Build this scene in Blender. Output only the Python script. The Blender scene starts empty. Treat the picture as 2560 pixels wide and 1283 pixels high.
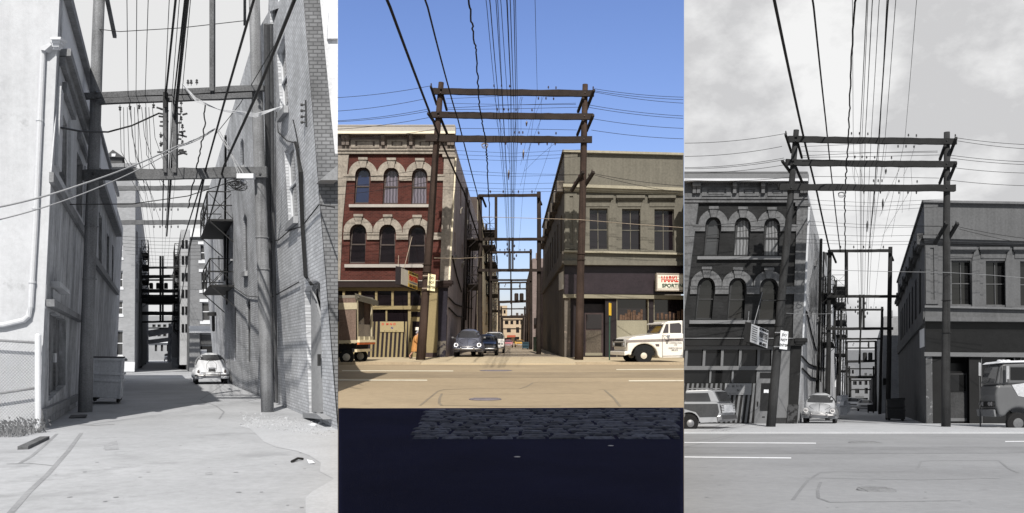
# Three alleys that fan out from one junction: a grey lane bearing left, a colour street ahead
# and a grey street bearing right that falls away downhill.
import bpy, math, random
from mathutils import Vector as V, Matrix, noise as mnoise
from mathutils.geometry import tessellate_polygon
random.seed(7)
SC = bpy.context.scene; COL = SC.collection
F = 2200.0; HX, HY = 1280.0, 845.0; CZ = 1.2          # survey constants of the photograph (2560 px wide)
CAM = V((0, 0, CZ))
def at(x, y, Y):                                      # survey point of the photo at a known distance Y
    return V(((x - HX) / F * Y, Y, CZ + (HY - y) / F * Y))
def ray(x, y): return V(((x - HX) / F, 1.0, (HY - y) / F))
class Plane:
    def __init__(s, p, a, b):
        s.p = V(p); s.n = a.cross(b).normalized()
    def px(s, x, y):
        r = ray(x, y); return CAM + r * ((s.p - CAM).dot(s.n) / r.dot(s.n))
class Place:                                          # a street with its bearing, its grade and its ground level
    def __init__(s, vx, vy, e):
        s.vx, s.vy, s.e = vx, vy, e
        s.kx = (vx - HX) / F; s.kz = (HY - vy) / F
        s.D = V((s.kx, 1, s.kz)); s.z0 = CZ - e
        s.yaw = -math.atan(s.kx); s.pitch = math.atan(s.kz / math.hypot(1, s.kx))
        s.ground = Plane((0, 0, s.z0), V((1, 0, 0)), s.D)
    def z(s, Y): return s.z0 + s.kz * Y
    def dist(s, y): return s.e * F / (y - s.vy)
    def g(s, x, y, up=0.0):
        p = s.ground.px(x, y); p.z += up; return p
LEFT = Place(400, 880, 1.75); MID = Place(1280, 845, 1.2); RIGHT = Place(2148, 1000, 1.43)
SEAM_L, SEAM_R = (845 - HX) / F, (1710 - HX) / F

# ---------------------------------------------------------------- mesh builder
class MB:
    def __init__(s): s.v = []; s.f = []; s.m = []; s.k = 0; s.cuts = []; s.marked = False
    def mark(s): s.cuts.append((len(s.v), len(s.f))); s.marked = True
    def add(s, vs, fs, k=None):
        if not s.marked: s.cuts.append((len(s.v), len(s.f)))
        n = len(s.v); s.v += [V(p) for p in vs]
        for f in fs: s.f.append([i + n for i in f]); s.m.append(s.k if k is None else k)
        return s
    def prism(s, poly, off, k=None):
        n = len(poly); off = V(off); vs = list(poly) + [p + off for p in poly]
        return s.add(vs, [list(range(n)), list(range(2 * n - 1, n - 1, -1))] + [[i, i + n, (i + 1) % n + n, (i + 1) % n] for i in range(n)], k)
    def face(s, poly, k=None): return s.add(poly, [list(range(len(poly)))], k)
    def panel(s, outer, holes, off, k=None, back=False, rim=True):
        off = V(off); loops = [list(outer)] + [list(h) for h in holes]; flat = [p for l in loops for p in l]
        s.add(flat, tessellate_polygon(loops), k)
        for l in (loops if rim else loops[1:]):
            n = len(l); s.add(l + [p + off for p in l], [[i, (i + 1) % n, (i + 1) % n + n, i + n] for i in range(n)], k)
        if back: s.add([p + off for p in flat], tessellate_polygon(loops), k)
        return s
    def box(s, c, h, R=None, k=None):
        c = V(c); R = R or Matrix.Identity(3)
        vs = [c + R @ V((h[0] * a, h[1] * b, h[2] * d)) for d in (-1, 1) for b in (-1, 1) for a in (-1, 1)]
        return s.add(vs, [(0, 2, 3, 1), (4, 5, 7, 6), (0, 1, 5, 4), (2, 6, 7, 3), (0, 4, 6, 2), (1, 3, 7, 5)], k)
    def bar(s, p, q, w, h=None, k=None, up=V((0, 0, 1))):
        p, q = V(p), V(q); h = w if h is None else h; d = q - p; L = d.length; d.normalize()
        if abs(d.dot(up)) > .95: up = V((0, 1, 0))
        x = d.cross(up).normalized(); z = x.cross(d).normalized()
        return s.box((p + q) / 2, (w / 2, L / 2, h / 2), Matrix((x, d, z)).transposed(), k)
    def beam(s, p, q, w, h, k=None):                    # sawn timber, a little bowed and worn
        p, q = V(p), V(q); d = (q - p).normalized(); x = d.cross(V((0, 0, 1))).normalized(); z = x.cross(d); N = max(4, int((q - p).length / .45)); vs = []
        for i in range(N + 1):
            c = lerp(p, q, i / N) + z * random.uniform(-.05, .05) * h + z * math.sin(i / N * 3.1) * -.04 * h
            hw, hh = w / 2 * random.uniform(.93, 1.05), h / 2 * random.uniform(.93, 1.05)
            vs += [c - x * hw - z * hh, c + x * hw - z * hh, c + x * hw * random.uniform(.88, 1) + z * hh, c - x * hw + z * hh * random.uniform(.9, 1)]
        fs = [[i * 4 + a, i * 4 + (a + 1) % 4, i * 4 + 4 + (a + 1) % 4, i * 4 + 4 + a] for i in range(N) for a in range(4)]
        return s.add(vs, fs + [[3, 2, 1, 0], [N * 4, N * 4 + 1, N * 4 + 2, N * 4 + 3]], k)
    def tube(s, pts, r, n=8, k=None, caps=True):
        pts = [V(p) for p in pts]; R = r if isinstance(r, (list, tuple)) else [r] * len(pts); vs = []; fs = []
        for i, p in enumerate(pts):
            d = (pts[min(i + 1, len(pts) - 1)] - pts[max(i - 1, 0)]).normalized()
            a = V((0, 1, 0)) if abs(d.z) > .9 else V((0, 0, 1))
            x = d.cross(a).normalized(); y = x.cross(d)
            vs += [p + (x * math.cos(t * math.tau / n) + y * math.sin(t * math.tau / n)) * R[i] for t in range(n)]
        for i in range(len(pts) - 1):
            fs += [[i * n + t, i * n + (t + 1) % n, (i + 1) * n + (t + 1) % n, (i + 1) * n + t] for t in range(n)]
        if caps: fs += [list(range(n))[::-1], [(len(pts) - 1) * n + t for t in range(n)]]
        return s.add(vs, fs, k)
    def cyl(s, c, ax, r, h, n=16, k=None):
        c, ax = V(c), V(ax).normalized(); return s.tube([c - ax * h / 2, c + ax * h / 2], r, n, k)
    def ball(s, c, r, k=None, nu=12, nv=8, cut=None):
        c = V(c); r = r if hasattr(r, '__len__') else (r, r, r); vs = []; fs = []
        for j in range(nv + 1):
            a = -math.pi / 2 + math.pi * j / nv
            for i in range(nu):
                b = math.tau * i / nu; z = math.sin(a) * r[2]
                if cut is not None: z = max(z, cut)
                vs.append(c + V((math.cos(a) * math.cos(b) * r[0], math.cos(a) * math.sin(b) * r[1], z)))
        for j in range(nv):
            fs += [[j * nu + i, j * nu + (i + 1) % nu, (j + 1) * nu + (i + 1) % nu, (j + 1) * nu + i] for i in range(nu)]
        return s.add(vs, fs, k)
    def each(s, name, mats, parent, **kw):              # every block its own part
        c = s.cuts + [(len(s.v), len(s.f))]; out = []
        for (v0, f0), (v1, f1) in zip(c, c[1:]):
            if f1 > f0:
                m = MB(); m.v = s.v[v0:v1]; m.f = [[i - v0 for i in f] for f in s.f[f0:f1]]; m.m = s.m[f0:f1]; out.append(m.build(name, mats, parent, **kw))
        return out
    def build(s, name, mats, parent=None, local=False, smooth=False, bevel=0, label=None, **kw):
        mats = mats if isinstance(mats, (list, tuple)) else [mats]
        me = bpy.data.meshes.new(name); o = bpy.data.objects.new(name, me); COL.objects.link(o)
        org = V((0, 0, 0))
        if parent:
            o.parent = parent
            if not local: org = rootloc(parent)
        elif not local:
            xs = [p.x for p in s.v]; ys = [p.y for p in s.v]; zs = [p.z for p in s.v]
            org = V(((min(xs) + max(xs)) / 2, (min(ys) + max(ys)) / 2, min(zs))); o.location = org
        me.from_pydata([tuple(p - org) for p in s.v], [], s.f)
        for m in mats: me.materials.append(m)
        for p, k in zip(me.polygons, s.m): p.material_index = min(k, len(mats) - 1); p.use_smooth = smooth
        import bmesh
        b = bmesh.new(); b.from_mesh(me); bmesh.ops.remove_doubles(b, verts=b.verts, dist=1e-5)
        bmesh.ops.recalc_face_normals(b, faces=b.faces); b.to_mesh(me); b.free()
        if bevel:
            md = o.modifiers.new('bevel', 'BEVEL'); md.width = bevel; md.segments = 2 if bevel < .1 else 5; md.limit_method = 'ANGLE'
        if label: o['label'] = label
        for k_, v_ in kw.items(): o[k_] = v_
        return o
def rootloc(o):
    while o.parent: o = o.parent
    return V(o.location)
def thing(name, label, cat, loc=(0, 0, 0), group=None, rot=None):
    if not 4 <= len(label.split()) <= 16: print('LABEL', label)
    o = bpy.data.objects.new(name, None); COL.objects.link(o); o.location = loc; o.empty_display_size = .2
    if rot: o.rotation_euler = rot
    o['label'] = label; o['category'] = cat
    if group: o['group'] = group
    return o
def tag(o, label, cat, group=None):
    if not 4 <= len(label.split()) <= 16: print('LABEL', label)
    o['label'] = label; o['category'] = cat
    if group: o['group'] = group
    return o
def copy_tree(o, parent=None):
    c = o.copy(); COL.objects.link(c); c.parent = parent
    for ch in list(o.children): copy_tree(ch, c)
    return c

# ---------------------------------------------------------------- materials
def G(v): return (v * .968, v, v * 1.065)
def _nt(name):
    m = bpy.data.materials.new(name); m.use_nodes = True; nt = m.node_tree
    return m, nt, nt.nodes, nt.links, nt.nodes['Principled BSDF']
def _n(ns, t, **k):
    n = ns.new(t)
    for a, b in k.items():
        if a in n.inputs: n.inputs[a].default_value = b
        else: setattr(n, a, b)
    return n
MC = {}
def mat(name, col, rough=.85, var=.25, scale=.8, fine=14., bump=.25, streak=0., spec=.25, metal=0., coat=0., stain=None):
    if name in MC: return MC[name]
    col = G(col) if not hasattr(col, '__len__') else col
    m, nt, ns, lk, bs = _nt(name); MC[name] = m
    bs.inputs['Roughness'].default_value = rough; bs.inputs['Metallic'].default_value = metal
    bs.inputs['Specular IOR Level'].default_value = spec; bs.inputs['Coat Weight'].default_value = coat
    tc = ns.new('ShaderNodeTexCoord')
    n1 = _n(ns, 'ShaderNodeTexNoise', Scale=scale, Detail=6., Roughness=.62)
    n2 = _n(ns, 'ShaderNodeTexNoise', Scale=fine, Detail=4. if fine > 7 else 11., Roughness=.6 if fine > 7 else .78)
    lk.new(tc.outputs['Object'], n1.inputs['Vector']); lk.new(tc.outputs['Object'], n2.inputs['Vector'])
    ad = _n(ns, 'ShaderNodeMath', operation='ADD'); lk.new(n1.outputs[0], ad.inputs[0]); lk.new(n2.outputs[0], ad.inputs[1])
    last = ad.outputs[0]; lo, hi = .7, 1.3
    if streak:
        mp = ns.new('ShaderNodeMapping'); mp.inputs['Scale'].default_value = (3.2, 1.4, .10); lk.new(tc.outputs['Object'], mp.inputs[0])
        n3 = _n(ns, 'ShaderNodeTexNoise', Scale=1.4, Detail=5., Roughness=.65); lk.new(mp.outputs[0], n3.inputs['Vector'])
        a3 = _n(ns, 'ShaderNodeMath', operation='MULTIPLY_ADD'); a3.inputs[1].default_value = streak; lk.new(n3.outputs[0], a3.inputs[0]); lk.new(last, a3.inputs[2])
        last = a3.outputs[0]; lo += streak * .42; hi += streak * .58
    mr = _n(ns, 'ShaderNodeMapRange'); mr.inputs[1].default_value = lo; mr.inputs[2].default_value = hi
    mr.inputs[3].default_value = 1 - var; mr.inputs[4].default_value = 1 + var; lk.new(last, mr.inputs[0])
    mx = ns.new('ShaderNodeVectorMath'); mx.operation = 'SCALE'; mx.inputs[0].default_value = col[:3]; lk.new(mr.outputs[0], mx.inputs['Scale'])
    out = mx.outputs[0]
    if stain:                                        # worn patches of another colour, with a shape of their own
        sc, amt, sharp = stain[0], stain[1], stain[2]
        n4 = _n(ns, 'ShaderNodeTexNoise', Scale=sc, Detail=7., Roughness=.7); lk.new(tc.outputs['Object'], n4.inputs['Vector'])
        r4 = _n(ns, 'ShaderNodeMapRange'); r4.inputs[1].default_value = amt; r4.inputs[2].default_value = amt + sharp; lk.new(n4.outputs[0], r4.inputs[0])
        mm = ns.new('ShaderNodeMix'); mm.data_type = 'RGBA'; lk.new(r4.outputs[0], mm.inputs[0]); lk.new(out, mm.inputs[6])
        mm.inputs[7].default_value = (*stain[3], 1); out = mm.outputs[2]
    lk.new(out, bs.inputs['Base Color'])
    if bump:
        bp = _n(ns, 'ShaderNodeBump', Strength=bump, Distance=.02); lk.new(n2.outputs[0], bp.inputs['Height']); lk.new(bp.outputs[0], bs.inputs['Normal'])
    return m
def brickmat(name, c1, c2, mortar, axis='x', kz=0., along=1., var=.35, bump=.6, row=.075, wid=.22, patch=None, msize=.011):
    if name in MC: return MC[name]
    c1, c2, mortar = [G(c) if not hasattr(c, '__len__') else c for c in (c1, c2, mortar)]
    m, nt, ns, lk, bs = _nt(name); MC[name] = m
    bs.inputs['Roughness'].default_value = .9; bs.inputs['Specular IOR Level'].default_value = .2
    tc = ns.new('ShaderNodeTexCoord'); sp = ns.new('ShaderNodeSeparateXYZ'); lk.new(tc.outputs['Object'], sp.inputs[0])
    cb = ns.new('ShaderNodeCombineXYZ')
    a = _n(ns, 'ShaderNodeMath', operation='MULTIPLY'); a.inputs[1].default_value = along; lk.new(sp.outputs[0 if axis == 'x' else 1], a.inputs[0])
    z = _n(ns, 'ShaderNodeMath', operation='MULTIPLY_ADD'); z.inputs[1].default_value = -kz if axis == 'y' else 0; lk.new(sp.outputs[1], z.inputs[0]); lk.new(sp.outputs[2], z.inputs[2])
    lk.new(a.outputs[0], cb.inputs[0]); lk.new(z.outputs[0], cb.inputs[1])
    b = ns.new('ShaderNodeTexBrick'); lk.new(cb.outputs[0], b.inputs['Vector'])
    b.inputs['Color1'].default_value = (*c1, 1); b.inputs['Color2'].default_value = (*c2, 1); b.inputs['Mortar'].default_value = (*mortar, 1)
    b.inputs['Scale'].default_value = 1.; b.inputs['Brick Width'].default_value = wid; b.inputs['Row Height'].default_value = row
    b.inputs['Mortar Size'].default_value = msize; b.inputs['Mortar Smooth'].default_value = .3; b.inputs['Bias'].default_value = -.1
    n1 = _n(ns, 'ShaderNodeTexNoise', Scale=.55, Detail=8., Roughness=.65); lk.new(tc.outputs['Object'], n1.inputs['Vector'])
    mr = _n(ns, 'ShaderNodeMapRange'); mr.inputs[1].default_value = .3; mr.inputs[2].default_value = .7; mr.inputs[3].default_value = 1 - var; mr.inputs[4].default_value = 1 + var
    lk.new(n1.outputs[0], mr.inputs[0])
    mx = ns.new('ShaderNodeVectorMath'); mx.operation = 'SCALE'; lk.new(b.outputs[0], mx.inputs[0]); lk.new(mr.outputs[0], mx.inputs['Scale'])
    out = mx.outputs[0]
    if patch:
        n4 = _n(ns, 'ShaderNodeTexNoise', Scale=1.3, Detail=9., Roughness=.75); lk.new(tc.outputs['Object'], n4.inputs['Vector'])
        r4 = _n(ns, 'ShaderNodeMapRange'); r4.inputs[1].default_value = patch[0]; r4.inputs[2].default_value = patch[0] + .04; lk.new(n4.outputs[0], r4.inputs[0])
        mm = ns.new('ShaderNodeMix'); mm.data_type = 'RGBA'; lk.new(r4.outputs[0], mm.inputs[0]); lk.new(out, mm.inputs[6]); mm.inputs[7].default_value = (*patch[1], 1); out = mm.outputs[2]
    lk.new(out, bs.inputs['Base Color'])
    bp = _n(ns, 'ShaderNodeBump', Strength=bump, Distance=.015); bp.invert = True; lk.new(b.outputs['Fac'], bp.inputs['Height']); lk.new(bp.outputs[0], bs.inputs['Normal'])
    return m
def glassmat(name, col=.012, rough=.06, folds=0.):
    if name in MC: return MC[name]
    col = G(col) if not hasattr(col, '__len__') else col
    m, nt, ns, lk, bs = _nt(name); MC[name] = m
    bs.inputs['Roughness'].default_value = rough; bs.inputs['Specular IOR Level'].default_value = .5
    tc = ns.new('ShaderNodeTexCoord')
    if folds:
        w = _n(ns, 'ShaderNodeTexWave', Scale=folds, Distortion=2.5, Detail=2.); w.bands_direction = 'X'
    else:
        w = _n(ns, 'ShaderNodeTexNoise', Scale=.8, Detail=4.)
    lk.new(tc.outputs['Object'], w.inputs['Vector'])
    mr = _n(ns, 'ShaderNodeMapRange'); mr.inputs[3].default_value = .45; mr.inputs[4].default_value = 1.3; lk.new(w.outputs[1 if folds else 0], mr.inputs[0])
    mx = ns.new('ShaderNodeVectorMath'); mx.operation = 'SCALE'; mx.inputs[0].default_value = col; lk.new(mr.outputs[0], mx.inputs['Scale']); lk.new(mx.outputs[0], bs.inputs['Base Color'])
    return m

# ---------------------------------------------------------------- shared builders
def inset(poly, d):
    c = sum(poly, V()) / len(poly); out = []
    for p in poly:
        r = p - c; out.append(p - r * min(.6, d / max(r.length, 1e-6)) )
    return out
def lerp(a, b, t): return a + (b - a) * t
def window(par, poly, n, rec, fm, pm, bars=(('h', .5),), w=.07, quad=None, sill=None, name='window'):
    """poly: opening outline on the wall's face, n: unit vector into the wall; quad: BL, BR, TR, TL."""
    q = quad or poly; fr = MB(); pl = [p + n * (rec - .07) for p in poly]
    fr.panel(pl, [inset(pl, w * 1.3)], n * .06)
    for k, t in bars:
        a, b = (lerp(q[0], q[3], t), lerp(q[1], q[2], t)) if k == 'h' else (lerp(q[0], q[1], t), lerp(q[3], q[2], t))
        if len(k) > 1: pass
        fr.bar(a + n * (rec - .055), b + n * (rec - .055), w * .7, w * .9 if k == 'h' else .05)
    o = fr.build(name, fm, par)
    pn = MB().prism([p + n * (rec - .02) for p in poly], n * .02); pn.build('pane', pm, o)
    if sill:
        s = MB(); s.prism(sill[0], sill[1]); s.build('sill', sill[2], o)
    return o
def arch(bl, br, tr, tl, n=9):
    """px outline: bottom corners, spring corners, then a half round head."""
    cx, cy = (tl[0] + tr[0]) / 2, (tl[1] + tr[1]) / 2; r = (tr[0] - tl[0]) / 2
    return [bl, br] + [(cx + r * math.cos(math.pi * i / n), cy - r * math.sin(math.pi * i / n)) for i in range(n + 1)]
def arc(cx, cy, r, a0, a1, n=10): return [(cx + r * math.cos(a0 + (a1 - a0) * i / n), cy - r * math.sin(a0 + (a1 - a0) * i / n)) for i in range(n + 1)]
WIRE = None
def wire(pts, r, label, group, m, cat='wire', name='overhead_wire', sag=0., n=10, wig=0.):
    P = []; pts = [V(p) for p in pts]
    for a, b in zip(pts, pts[1:]):
        for i in range(n):
            t = i / n; p = lerp(a, b, t); p.z -= sag * 4 * t * (1 - t)
            if wig: p += V((random.uniform(-wig, wig), 0, random.uniform(-wig, wig)))
            P.append(p)
    P.append(pts[-1])
    return tag(MB().tube(P, r, 5).build(name, m, smooth=True), label, cat, group)
def insulator(par, p, m, s=1., down=False):
    d = -1 if down else 1; p = V(p)
    mb = MB(); mb.tube([p, p + V((0, 0, d * .1 * s)), p + V((0, 0, d * .12 * s)), p + V((0, 0, d * .19 * s)), p + V((0, 0, d * .2 * s)), p + V((0, 0, d * .25 * s)), p + V((0, 0, d * .26 * s)), p + V((0, 0, d * .34 * s))],
            [.02 * s, .02 * s, .085 * s, .085 * s, .05 * s, .05 * s, .08 * s, .04 * s], 8)
    return mb.build('insulator', m, par)
# ================================================================ LEFT: the grey lane
P = LEFT; YB = 19.74
def along(c, x, D):                                   # how far down the lane a wall point is seen at photo column x
    r = (x - HX) / F; return (c.x - r * c.y) / (r - D.x)
INL, INR = V((-1, .1, 0)).normalized(), V((1, .1, 0)).normalized()
stuccoL = mat('pale stucco', .47, var=.17, scale=.6, fine=6, bump=.5, streak=.5, stain=(.8, .60, .06, G(.36)))
streakL = mat('streaked grey render', .40, var=.6, scale=.9, fine=7, streak=1.3, bump=.4, stain=(2.2, .63, .06, G(.3)))
upperL = mat('grey render', .50, var=.2, scale=.8, streak=.8)
trimL = mat('grey moulding', .22, var=.3, scale=2)
paraL = mat('pale parapet render', .62, var=.12)
woodL = mat('weathered pole wood', .21, var=.5, scale=1.2, fine=30, streak=1.8, bump=.6)
woodD = mat('dark creosoted beam', .11, var=.45, scale=1.5, fine=25, bump=.5)
doorL = mat('old door boards', .19, var=.5, scale=2, streak=1.6)
pipeL = mat('painted downpipe', .54, var=.08, rough=.6)
blackL = mat('black iron', .02, var=.2, rough=.6)
porcL = mat('insulator glaze', .05, var=.3, rough=.3, spec=.5)
darkgl = glassmat('dark pane', .012); midgl = glassmat('grey pane', .06)
whiteL = mat('white paint', .62, var=.06)
brickL = brickmat('grey brick side', .64, .50, .44, 'y', P.kz, .5, msize=.016, var=.34, patch=(.66, G(.6)), bump=.8, row=.085)
brickLx = brickmat('grey brick pier', .185, .135, .10, 'x', 0, 1, msize=.011, var=.4, wid=.19, bump=1., row=.085)
paleBx = brickmat('pale far brick front', .30, .25, .28, 'x', 0, 1, var=.12, bump=.3, row=.12, wid=.3)
paleBy = brickmat('pale far brick side', .40, .33, .36, 'y', P.kz, .5, var=.15, bump=.3, row=.12, wid=.3)
farBx = brickmat('far red brick front', .19, .15, .2, 'x', 0, 1, var=.15, bump=.3, row=.12, wid=.3)

cT, cB = at(150, -35, YB), at(97, 1077, YB)
WL = Plane(cB, P.D, cT - cB)
def pxs(pl, pts): return [pl.px(*p) for p in pts]
def strip(mb, pl, pts, off, k=None): mb.prism(pxs(pl, pts), off, k)
# --- corner building with the bright front
b = thing('stucco_building', 'pale stuccoed building with a white downpipe and streaked side wall, near left corner', 'building', (cB.x - 2, YB, cB.z))
tE = along(cB, 224, P.D); eT, eB = cT + P.D * tE, cB + P.D * tE
mb = MB(); mb.panel([at(-140, -35, YB), cT, cB, at(-140, 1077, YB)], [], V((0, .02, 0)))
mb.face([at(-140, -35, YB), cT, eT, eT + V((-6, 0, 0))]); mb.face([eT, eB, eB + V((-6, 0, 0)), eT + V((-6, 0, 0))])
mb.build('front_wall', stuccoL, b)
h1 = pxs(WL, [(144, 436), (163, 470), (164, 312), (148, 268)]); h2 = pxs(WL, [(187, 522), (203, 548), (204, 412), (189, 376)])
hd = pxs(WL, [(121, 1004), (164, 962), (165, 801), (124, 772)])
cLo = cB + (cT - cB) * .415; eLo = eB + (eT - eB) * .415
mb = MB(); mb.panel([cT + V((0, .03, 0)), eT, eB, cB + V((0, .03, 0))], [h1, h2, hd], INL * .35, rim=False); sw = mb.build('side_wall', streakL, b)
mb = MB(); up = [WL.px(146, 165), WL.px(216, 362), WL.px(213, 595), WL.px(124, 434)]
mb.panel([p - INL * .04 for p in up], [[p - INL * .04 for p in h1], [p - INL * .04 for p in h2]], INL * .03); mb.build('upper_wall', upperL, b)
mb = MB(); mb.prism([p - INL * .05 for p in pxs(WL, [(153, -20), (224, 237), (218, 350), (149, 128)])], INL * .04); mb.build('parapet', paraL, b)
mb = MB()
strip(mb, WL, [(152.5, -35), (224, 228), (224, 242), (152, -8)], -INL * .22)
strip(mb, WL, [(149, 122), (219, 338), (218, 348), (148, 140)], -INL * .28); strip(mb, WL, [(148, 142), (218, 350), (217, 362), (147, 165)], -INL * .16)
strip(mb, WL, [(152, 205), (177, 283), (176, 300), (150, 232)], -INL * .16); strip(mb, WL, [(190, 328), (214, 395), (213, 408), (189, 346)], -INL * .16)
mb.build('cornice', trimL, b)
mb = MB(); strip(mb, WL, [(123, 430), (214, 585), (213, 603), (122, 455)], -INL * .11); mb.build('ledge', trimL, b)
mb = MB(); strip(mb, WL, [(166, 300), (178, 335), (176, 500), (166, 480)], -INL * .12); strip(mb, WL, [(206, 415), (215, 440), (213, 570), (205, 555)], -INL * .12)
strip(mb, WL, [(141, 215), (147, 235), (142, 430), (132, 412)], -INL * .12); mb.each('pilaster', upperL, b)
for h in (h1, h2): window(b, h, INL, .3, trimL, darkgl, w=.08)
mb = MB(); mb.prism([p + INL * .2 for p in hd], INL * .05)
for t in (.33, .66): mb.bar(lerp(hd[0], hd[1], t) + INL * .18, lerp(hd[3], hd[2], t) + INL * .18, .07, .05)
dr = mb.build('door', doorL, b); MB().box(lerp(lerp(hd[0], hd[1], .6), lerp(hd[3], hd[2], .6), .45) + INL * .14, (.03, .05, .12)).build('handle', pipeL, dr)
mb = MB(); strip(mb, WL, [(113, 748), (197, 795), (196, 806), (113, 766)], -INL * .22); mb.build('door_canopy', trimL, b)
mb = MB(); strip(mb, WL, [(125, 703), (152, 727), (152, 736), (125, 716)], -INL * .25); strip(mb, WL, [(127, 722), (146, 738), (146, 762), (127, 752)], -INL * .06); mb.build('vent', upperL, b)
mb = MB(); strip(mb, WL, [(100, 1024), (190, 985), (190, 1000), (100, 1046)], -INL * .14); mb.build('step', trimL, b)
r = .062; Yp = YB - .09
mb = MB(); mb.tube([at(107, 122, Yp), at(88, 560, Yp), at(76, 768, Yp), at(71, 790, Yp), at(60, 800, Yp), at(10, 812, Yp), at(-80, 818, Yp)], r, 10)
for y in (300, 520, 705): mb.cyl(at(107 - (y - 122) * .047, y, Yp), (0, 0, 1), r * 1.25, .05, 10)
mb.prism([at(100, 116, YB - .2), at(118, 110, YB - .2), at(124, 104, YB - .2), at(128, 112, YB - .2), at(112, 126, YB - .2), at(101, 124, YB - .2)], V((0, .2, 0)))
mb.build('downspout', pipeL, b)
mb = MB()
for x0, y0, x1, y1, d in ((126, 92, 152, 98, .3), (128, 98, 150, 106, .24), (130, 106, 148, 116, .18), (127, 116, 148, 122, .1)):
    mb.prism([at(x0, y0, YB - d), at(x1, y0, YB - d), at(x1 - 1, y1, YB - d), at(x0, y1, YB - d)], V((0, d - .004, 0)))
mb.build('cornice_return', whiteL, b)
mb = MB()
for x, y in ((182, 58), (186, 66)): mb.tube([WL.px(x, y + 30) + INL * .5, WL.px(x, y) + INL * .5, WL.px(x, y - 6) + INL * .5, WL.px(x, y - 12) + INL * .5], [.1, .1, .14, .09], 10)
mb.each('chimney_pot', trimL, b)
# --- second building down the left side
tF = along(cB, 293, P.D)
b = thing('rendered_building', 'low grey corniced building right behind the left pole of the left lane', 'building', tuple(cB + P.D * tE))
A0, A1, B1, B0 = eT + P.D * .05 + INL * .1 - V((0, 0, .35)), cT + P.D * tF + INL * .1 - V((0, 0, .35)), cB + P.D * tF + INL * .1, eB + P.D * .05 + INL * .1
W2 = Plane(B0, P.D, A0 - B0)
hs = [pxs(W2, q) for q in ([(246, 662), (254, 672), (255, 545), (247, 528)], [(266, 690), (272, 698), (273, 592), (267, 580)], [(279, 706), (283, 712), (284, 618), (280, 610)])]
mb = MB(); mb.panel([A0, A1, B1, B0], hs, INL * .3); mb.face([A0, A1, A1 + V((-6, 0, 0)), A0 + V((-6, 0, 0))]); mb.face([A1, B1, B1 + V((-6, 0, 0)), A1 + V((-6, 0, 0))]); mb.build('wall', [streakL], b)
for h in hs: window(b, h, INL, .25, trimL, darkgl, w=.06)
mb = MB(); strip(mb, W2, [(228, 420), (290, 582), (290, 592), (228, 438)], -INL * .35); strip(mb, W2, [(228, 262), (292, 485), (292, 492), (228, 275)], -INL * .15); mb.build('cornice', trimL, b)
mb = MB(); strip(mb, W2, [(228, 640), (290, 728), (290, 738), (228, 660)], -INL * .2); mb.build('ledge', trimL, b)
mb = MB(); strip(mb, W2, [(232, 275), (291, 498), (290, 575), (232, 418)], -INL * .04); mb.build('parapet', paraL, b)
# --- pale brick block standing further down on the left
Yq = 76.; X0, X1 = at(250, 930, Yq), at(336, 930, Yq); X1.z = X0.z = P.z(Yq)
T0, T1 = at(250, 415, Yq), at(339, 413, Yq)
b = thing('pale_brick_building', 'tall pale brick building with a gabled roof vent, far left side of the left lane', 'building', tuple(X1))
wq = [[at(291, y1, Yq), at(307, y1, Yq), at(307, y0, Yq), at(291, y0, Yq)] for y0, y1 in ((606, 645), (677, 719), (751, 787), (826, 890))]
N1 = P.D
mb = MB(); mb.panel([T0, T1, X1, X0], wq, N1 * .4); L = P.D * 60
mb.build('front_wall', paleBx, b)
WQ = Plane(X1, P.D, T1 - X1); hq = [pxs(WQ, [(341, y1), (344, y1 - 4), (344, y0 + 6), (341, y0)]) for y0, y1 in ((575, 640), (655, 700), (720, 760))]
mb = MB(); mb.panel([T1 + V((0, .02, 0)), T1 + L, X1 + L, X1 + V((0, .02, 0))], hq, INL * .3); mb.face([T0, T1, T1 + L, T0 + L]); mb.build('side_wall', paleBy, b)
for q in wq: window(b, q, N1, .35, whiteL, midgl, w=.09, sill=([p + V((0, -.06, 0)) for p in (q[0] + V((-.1, 0, 0)), q[1] + V((.1, 0, 0)), q[1] + V((.1, 0, -.18)), q[0] + V((-.1, 0, -.18)))], N1 * .05, whiteL))
for q in hq: MB().prism([p + INL * .28 for p in q], INL * .02).build('window', darkgl, b)
mb = MB(); mb.prism([at(248, 409, Yq - .3), at(341, 407, Yq - .3), at(340, 417, Yq - .3), at(248, 418, Yq - .3)], N1 * .3); mb.build('coping', trimL, b)
mb = MB(); c0 = Yq + 2; mb.prism([at(262, 392, c0), at(282, 374, c0), at(310, 393, c0)], N1 * 2.5); mb.prism([at(269, 393, c0 + .3), at(305, 393, c0 + .3), at(306, 416, c0 + .3), at(268, 416, c0 + .3)], N1 * 2)
rv = mb.build('roof_vent', mat('dark shingle', .07), b); MB().prism([at(279, 384, c0 - .05), at(289, 384, c0 - .05), at(288, 391, c0 - .05), at(279, 391, c0 - .05)], N1 * .04).build('louvre', whiteL, rv)
mb = MB(); mb.prism([at(310, 905, Yq - .15), at(337, 905, Yq - .15), at(336, 929, Yq - .15), at(310, 929, Yq - .15)], N1 * .145); mb.build('plinth', paraL, b)
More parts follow.
